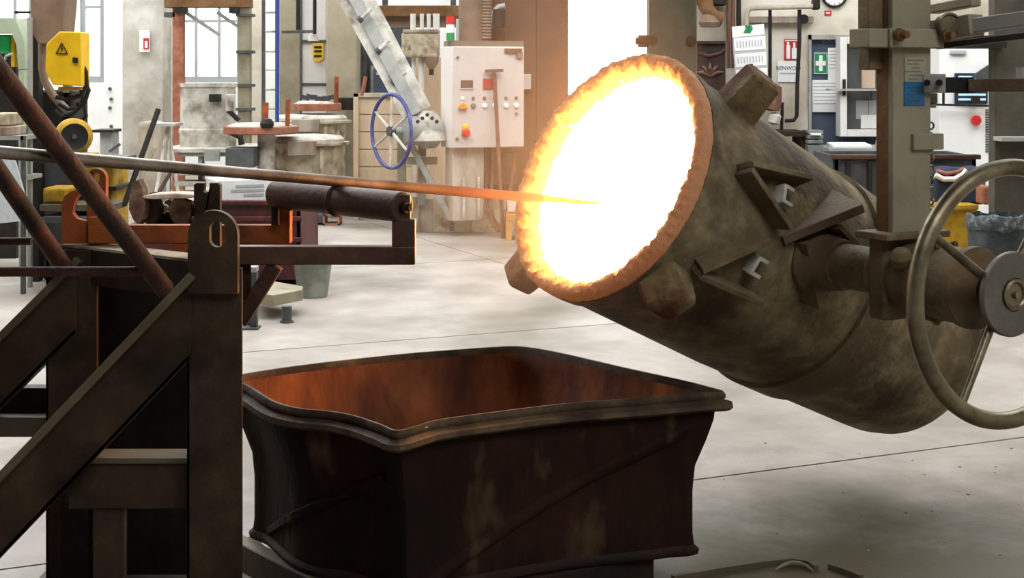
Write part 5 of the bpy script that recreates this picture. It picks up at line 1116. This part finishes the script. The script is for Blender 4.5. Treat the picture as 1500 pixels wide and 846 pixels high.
B().tube([P(1030, -30, YW-.3), P(1034, 10, YW-.3), P(1044, 24, YW-.3), P(1058, 28, YW-.3)], .08, 14).build('duct', 'hanger_rust', um); B().lathe([(0, 0), (.1, 0), (.12, .05), (.06, .16), (0, .16)], P(1040, 40, YW-.3), UP, 20).build('cowl', 'brown_hopper', um)
Q(1024, 1064, -20, 8, YW-.25, YW-.05).build('housing', 'black_iron', um, bev=.02)
for k, (u, v, r_, lab) in enumerate(((1128, 160, .11, 'dark casting leaning on the wall behind the ladle top'), (1133, 180, .07, 'pale cloth bundle lying behind the ladle top'))):
    b = B().lathe([(0, -.02), (r_*.9, 0), (r_, .08), (r_*.7, .25 if k == 0 else .1), (0, .28 if k == 0 else .12)], P(u, v, YW-.4), V((.2, 0, 1)), 9); b.build(['casting', 'cloth_bundle'][k], ['hose_brown', 'pale_crust'][k], smooth=30, label=lab, cat=['casting', 'cloth'][k])
tbn = T('tool_bench', P(1130, 300, YW-.5), 'dark bench along the wall hidden behind the ladle', 'bench'); tbn.location.z = 0; LOC[tbn.name].z = 0
x0 = XZ(1090, 0, YW-.6)[0]; x1 = XZ(1180, 0, YW-.6)[0]; z0 = zf(190, YW-.5)
B().box(x0, x1, YW-.7, YW-.1, z0-.06, z0-.01).build('top', 'rust_dark', tbn); 
for xx in (x0, x1-.05): B().box(xx, xx+.05, YW-.65, YW-.15, 0, z0-.06).build('leg', 'rust_dark', tbn)
# dark bins between desk and ladle
bn = T('dark_bin', P(1270, 330, 12.5), 'large dark open steel bin between the ladle and the hanger', 'bin'); bn.location.z = 0; LOC[bn.name].z = 0
x0, z1 = XZ(1222, 228, 12.5); x1, _ = XZ(1430, 228, 12.5)
b = B(); b.box(x0, x1, 12.5, 12.54, 0, z1); b.box(x0, x1, 13.3, 13.34, 0, z1); b.box(x0, x0+.04, 12.5, 13.34, 0, z1); b.box(x1-.04, x1, 12.5, 13.34, 0, z1); b.build('walls', 'grey_iron', bn, bev=.004)
B().box(x0-.03, x1+.03, 12.46, 12.56, z1-.03, z1+.01).build('rim', 'roller_steel', bn, bev=.005); B().box(x0, x1, 12.5, 13.34, .0, .04).build('bottom', 'black_iron', bn)
for px in (1240, 1272): QF(px, px+6, 236, 12.44, 12.5).build('rib', 'black_iron', bn)
# white machine with a screen
wm = T('machine_tool', P(1413, 240, 13.8), 'white machine cabinet with a small screen and a red stop button', 'machine'); ym = 13.8; wm.location.z = 0; LOC[wm.name].z = 0
QF(1376, 1452, 68, ym, ym+.6).build('case', 'pure_white', wm, bev=.006)
Q(1392, 1416, 73, 80, ym-.03, ym).build('grip', 'paper_shade', wm, bev=.01)
sc2 = Q(1399, 1447, 107, 152, ym-.03, ym).build('screen', 'screen_glass', wm, bev=.004)
MATS['screen_lit'] = glow('screen_lit', '#9fc4dc', .6)
for py0, py1 in ((111, 119), (137, 140), (144, 147)): Q(1404, 1444, py0, py1, ym-.034, ym-.03).build('lit_bar', 'screen_lit', sc2, smooth=0)
B().prism([P(1424, 112, ym-.06), P(1449, 95, ym-.06), P(1449, 125, ym-.06)], (0, .05, 0)).build('corner_cover', 'grey_iron', wm)
es = B().lathe([(0, 0), (.04, 0), (.04, .03), (.05, .035), (.045, .06), (0, .065)], P(1428, 176, ym), (0, -1, 0), 20).build('stop_button', 'lamp_red', wm)
for k in range(18): Q(1444, 1448, 160+k*3.6, 161.8+k*3.6, ym-.01, ym).build('vent_slot', 'grey_iron', wm, smooth=0)
B().bar(P(1370, 153, ym-.1), P(1450, 155, ym-.1), .03, .02).build('rail', 'black_iron', wm); B().bar(P(1382, 136, ym-.1), P(1382, 154, ym-.1), .02, .02, (0, 1, 0)).build('rail_post', 'black_iron', wm)
Q(1426, 1436, 140, 152, ym-.12, ym-.04).build('holder', 'black_iron', wm)
# dark column at the right edge
dc2 = T('dark_column', P(1480, 350, 10.9), 'thick dark grey-brown column at the right edge', 'pillar'); dc2.location.z = 0; LOC[dc2.name].z = 0
x0 = XZ(1457, 0, 10.9)[0]; x1 = XZ(1560, 0, 10.9)[0]; B().box(x0, x1, 10.9, 11.05, 0, HZ).build('shaft', 'column_dark', dc2, bev=.01)
Q(1468, 1560, 201, 207, 10.7, 10.9).build('shelf', 'grey_paint', dc2); Q(1380, 1475, 52, 70, 10.8, 11.2).build('corbel', 'black_iron', dc2)
# blue sack, yellow base, dark barrel
sk = T('blue_sack', P(1400, 320, 12.2), 'dark blue sack with a white and red hem on the yellow crate', 'sack')
yk = 12.0; b = B()
b.prism([P(1370, 250, yk), P(1395, 246, yk), P(1420, 248, yk), P(1446, 245, yk), P(1444, 300, yk), P(1371, 300, yk)], (0, .35, 0)); b.build('body', 'navy_cloth', sk, bev=.03)
B().tube([P(1370, 256, yk-.01), P(1382, 262, yk-.015), P(1398, 262, yk-.015), P(1410, 255, yk-.015), P(1415, 248, yk-.01)], .022, 8).build('white_hem', 'paper', sk); B().tube([P(1372, 250, yk-.005), P(1386, 254, yk-.01), P(1402, 252, yk-.01), P(1412, 247, yk-.005)], .016, 8).build('red_hem', 'red_clay', sk)
yb2 = T('yellow_crate', P(1390, 400, 11.9), 'worn yellow steel crate behind the handwheel', 'crate'); yb2.location.z = 0; LOC[yb2.name].z = 0
QF(1343, 1432, 301, 11.8, 12.4).build('body', 'yellow_worn', yb2, bev=.012); Q(1340, 1434, 300, 307, 11.77, 12.4).build('rim', 'yellow_worn', yb2, bev=.006)
Q(1440, 1452, 272, 300, 11.6, 11.8).build('red_can', 'red_clay', label='small red can between the blue sack and the dark column', cat='can', bev=.02)
br_ = T('dark_barrel', fl(1462, 445), 'dark steel barrel with a ragged plastic liner, right edge', 'barrel'); o = fl(1462, 445); r_ = 44*o.y/F; zt2 = zf(318, o.y)
B().lathe([(0, 0), (r_*.86, 0), (r_*.9, .02), (r_*.97, zt2*.86), (r_*1.0, zt2*.87), (r_*1.0, zt2*.91), (r_*.97, zt2*.92), (r_*.99, zt2), (r_*.95, zt2), (r_*.93, zt2*.6), (0, zt2*.55)], o, UP, 48).build('body', 'dark_barrel', br_, smooth=40)
lr = random.Random(8); N = 60; vs = []; fs = []
hts = [lr.uniform(0, 1) for _ in range(N)]; hts = [(hts[i-1]+hts[i]+hts[(i+1) % N])/3 for i in range(N)]
for j in range(4):
    for i in range(N):
        a = 2*math.pi*i/N; rr_ = r_*(.95, .97, 1.02, 1.025)[j]; z_ = (zt2*.8, zt2+.0+.05*hts[i], zt2-.01+.05*hts[i], zt2-.05-.05*hts[(i+7) % N])[j]
        vs.append(o+V((rr_*math.cos(a), rr_*math.sin(a), z_)))
for j in range(3): fs += [(j*N+i, j*N+(i+1) % N, (j+1)*N+(i+1) % N, (j+1)*N+i) for i in range(N)]
B().add(vs, fs).build('liner', 'plastic_liner', br_, smooth=60)
# ------------------------------------------------------------------ floor details in the right foreground
fr = T('bent_strip', fl(1130, 835), 'thin bent steel strip lying on the floor, bottom right', 'strip')
def strip(pts, w, h, name, m):
    b = B()
    for p, q in zip(pts[:-1], pts[1:]): b.bar(fl(*p)+UP*h/2, fl(*q)+UP*h/2, w, h)
    b.build(name, m, fr, bev=.001)
strip([(985, 851), (1060, 838), (1120, 829), (1160, 825), (1186, 829), (1196, 836)], .018, .02, 'edge', 'steel_edge')
strip([(1215, 833), (1240, 841), (1262, 850)], .018, .02, 'edge', 'steel_edge')
B().tube([fl(1136, 837)+UP*.006, fl(1146, 833)+UP*.012, fl(1158, 830.5)+UP*.015, fl(1170, 831)+UP*.015, fl(1182, 834)+UP*.012, fl(1192, 839)+UP*.006], [.003, .006, .008, .008, .006, .003], 10).build('curl', 'hanger_paint', fr)
rr = random.Random(21); b = B()
for k in range(260):
    px = rr.uniform(1000, 1520); py = rr.uniform(640, 850); p = fl(px, py)
    if (V((p.x, p.y))-cen).length < .75: continue
    r = rr.uniform(.0012, .003) if rr.random() < .93 else rr.uniform(.004, .008)
    b.lathe([(0, 0), (r, 0), (r*.8, r*.6), (0, r*.8)], p+V((0, 0, -.0005)), UP, 5)
b.build('floor_grit', 'debris', kind='stuff', label='fine grit and slag crumbs scattered on the floor bottom right', cat='grit')

# crumbs of slag on the near corner of the skip, inside the rim
b = B()
for k in range(46):
    i = 24+rr.random()*12; q = cen+(rd[int(i)]-cen)*rr.uniform(.957, .975); r = rr.uniform(.004, .010)
    b.lathe([(0, 0), (r, .002), (r*.8, r*.8), (0, r)], V((q.x, q.y, .606)), UP, 6)
b.build('slag_crumbs', 'pale_crust', skip, kind='stuff')
# thin hot smoke in front of the mouth
m = bpy.data.materials.new('smoke'); m.use_nodes = True; MATS['smoke'] = m; n = m.node_tree.nodes; n.remove(n['Principled BSDF'])
vsn = n.new('ShaderNodeVolumeScatter'); vsn.inputs['Density'].default_value = .09; vsn.inputs['Anisotropy'].default_value = 0.0; vsn.inputs['Color'].default_value = (.95, .9, .85, 1)
m.node_tree.links.new(vsn.outputs[0], n['Material Output'].inputs['Volume'])
b = B(); co = V((.18, 4.8, 1.38)); rx_, ry_, rz_ = .54, .45, .72; N1, N2 = 24, 16
vs = [co+V((rx_*math.cos(2*math.pi*i/N1)*math.sin(math.pi*(j+.001)/(N2-1+.002)), ry_*math.sin(2*math.pi*i/N1)*math.sin(math.pi*(j+.001)/(N2-1+.002)), rz_*math.cos(math.pi*j/(N2-1)))) for j in range(N2) for i in range(N1)]
fs = [(j*N1+i, j*N1+(i+1) % N1, (j+1)*N1+(i+1) % N1, (j+1)*N1+i) for j in range(N2-1) for i in range(N1)]+[tuple(range(N1)), tuple((N2-1)*N1+i for i in range(N1))]
b.add(vs, fs).build('smoke_haze', 'smoke', kind='stuff', label='thin orange-lit smoke hanging in front of the ladle mouth', cat='smoke')
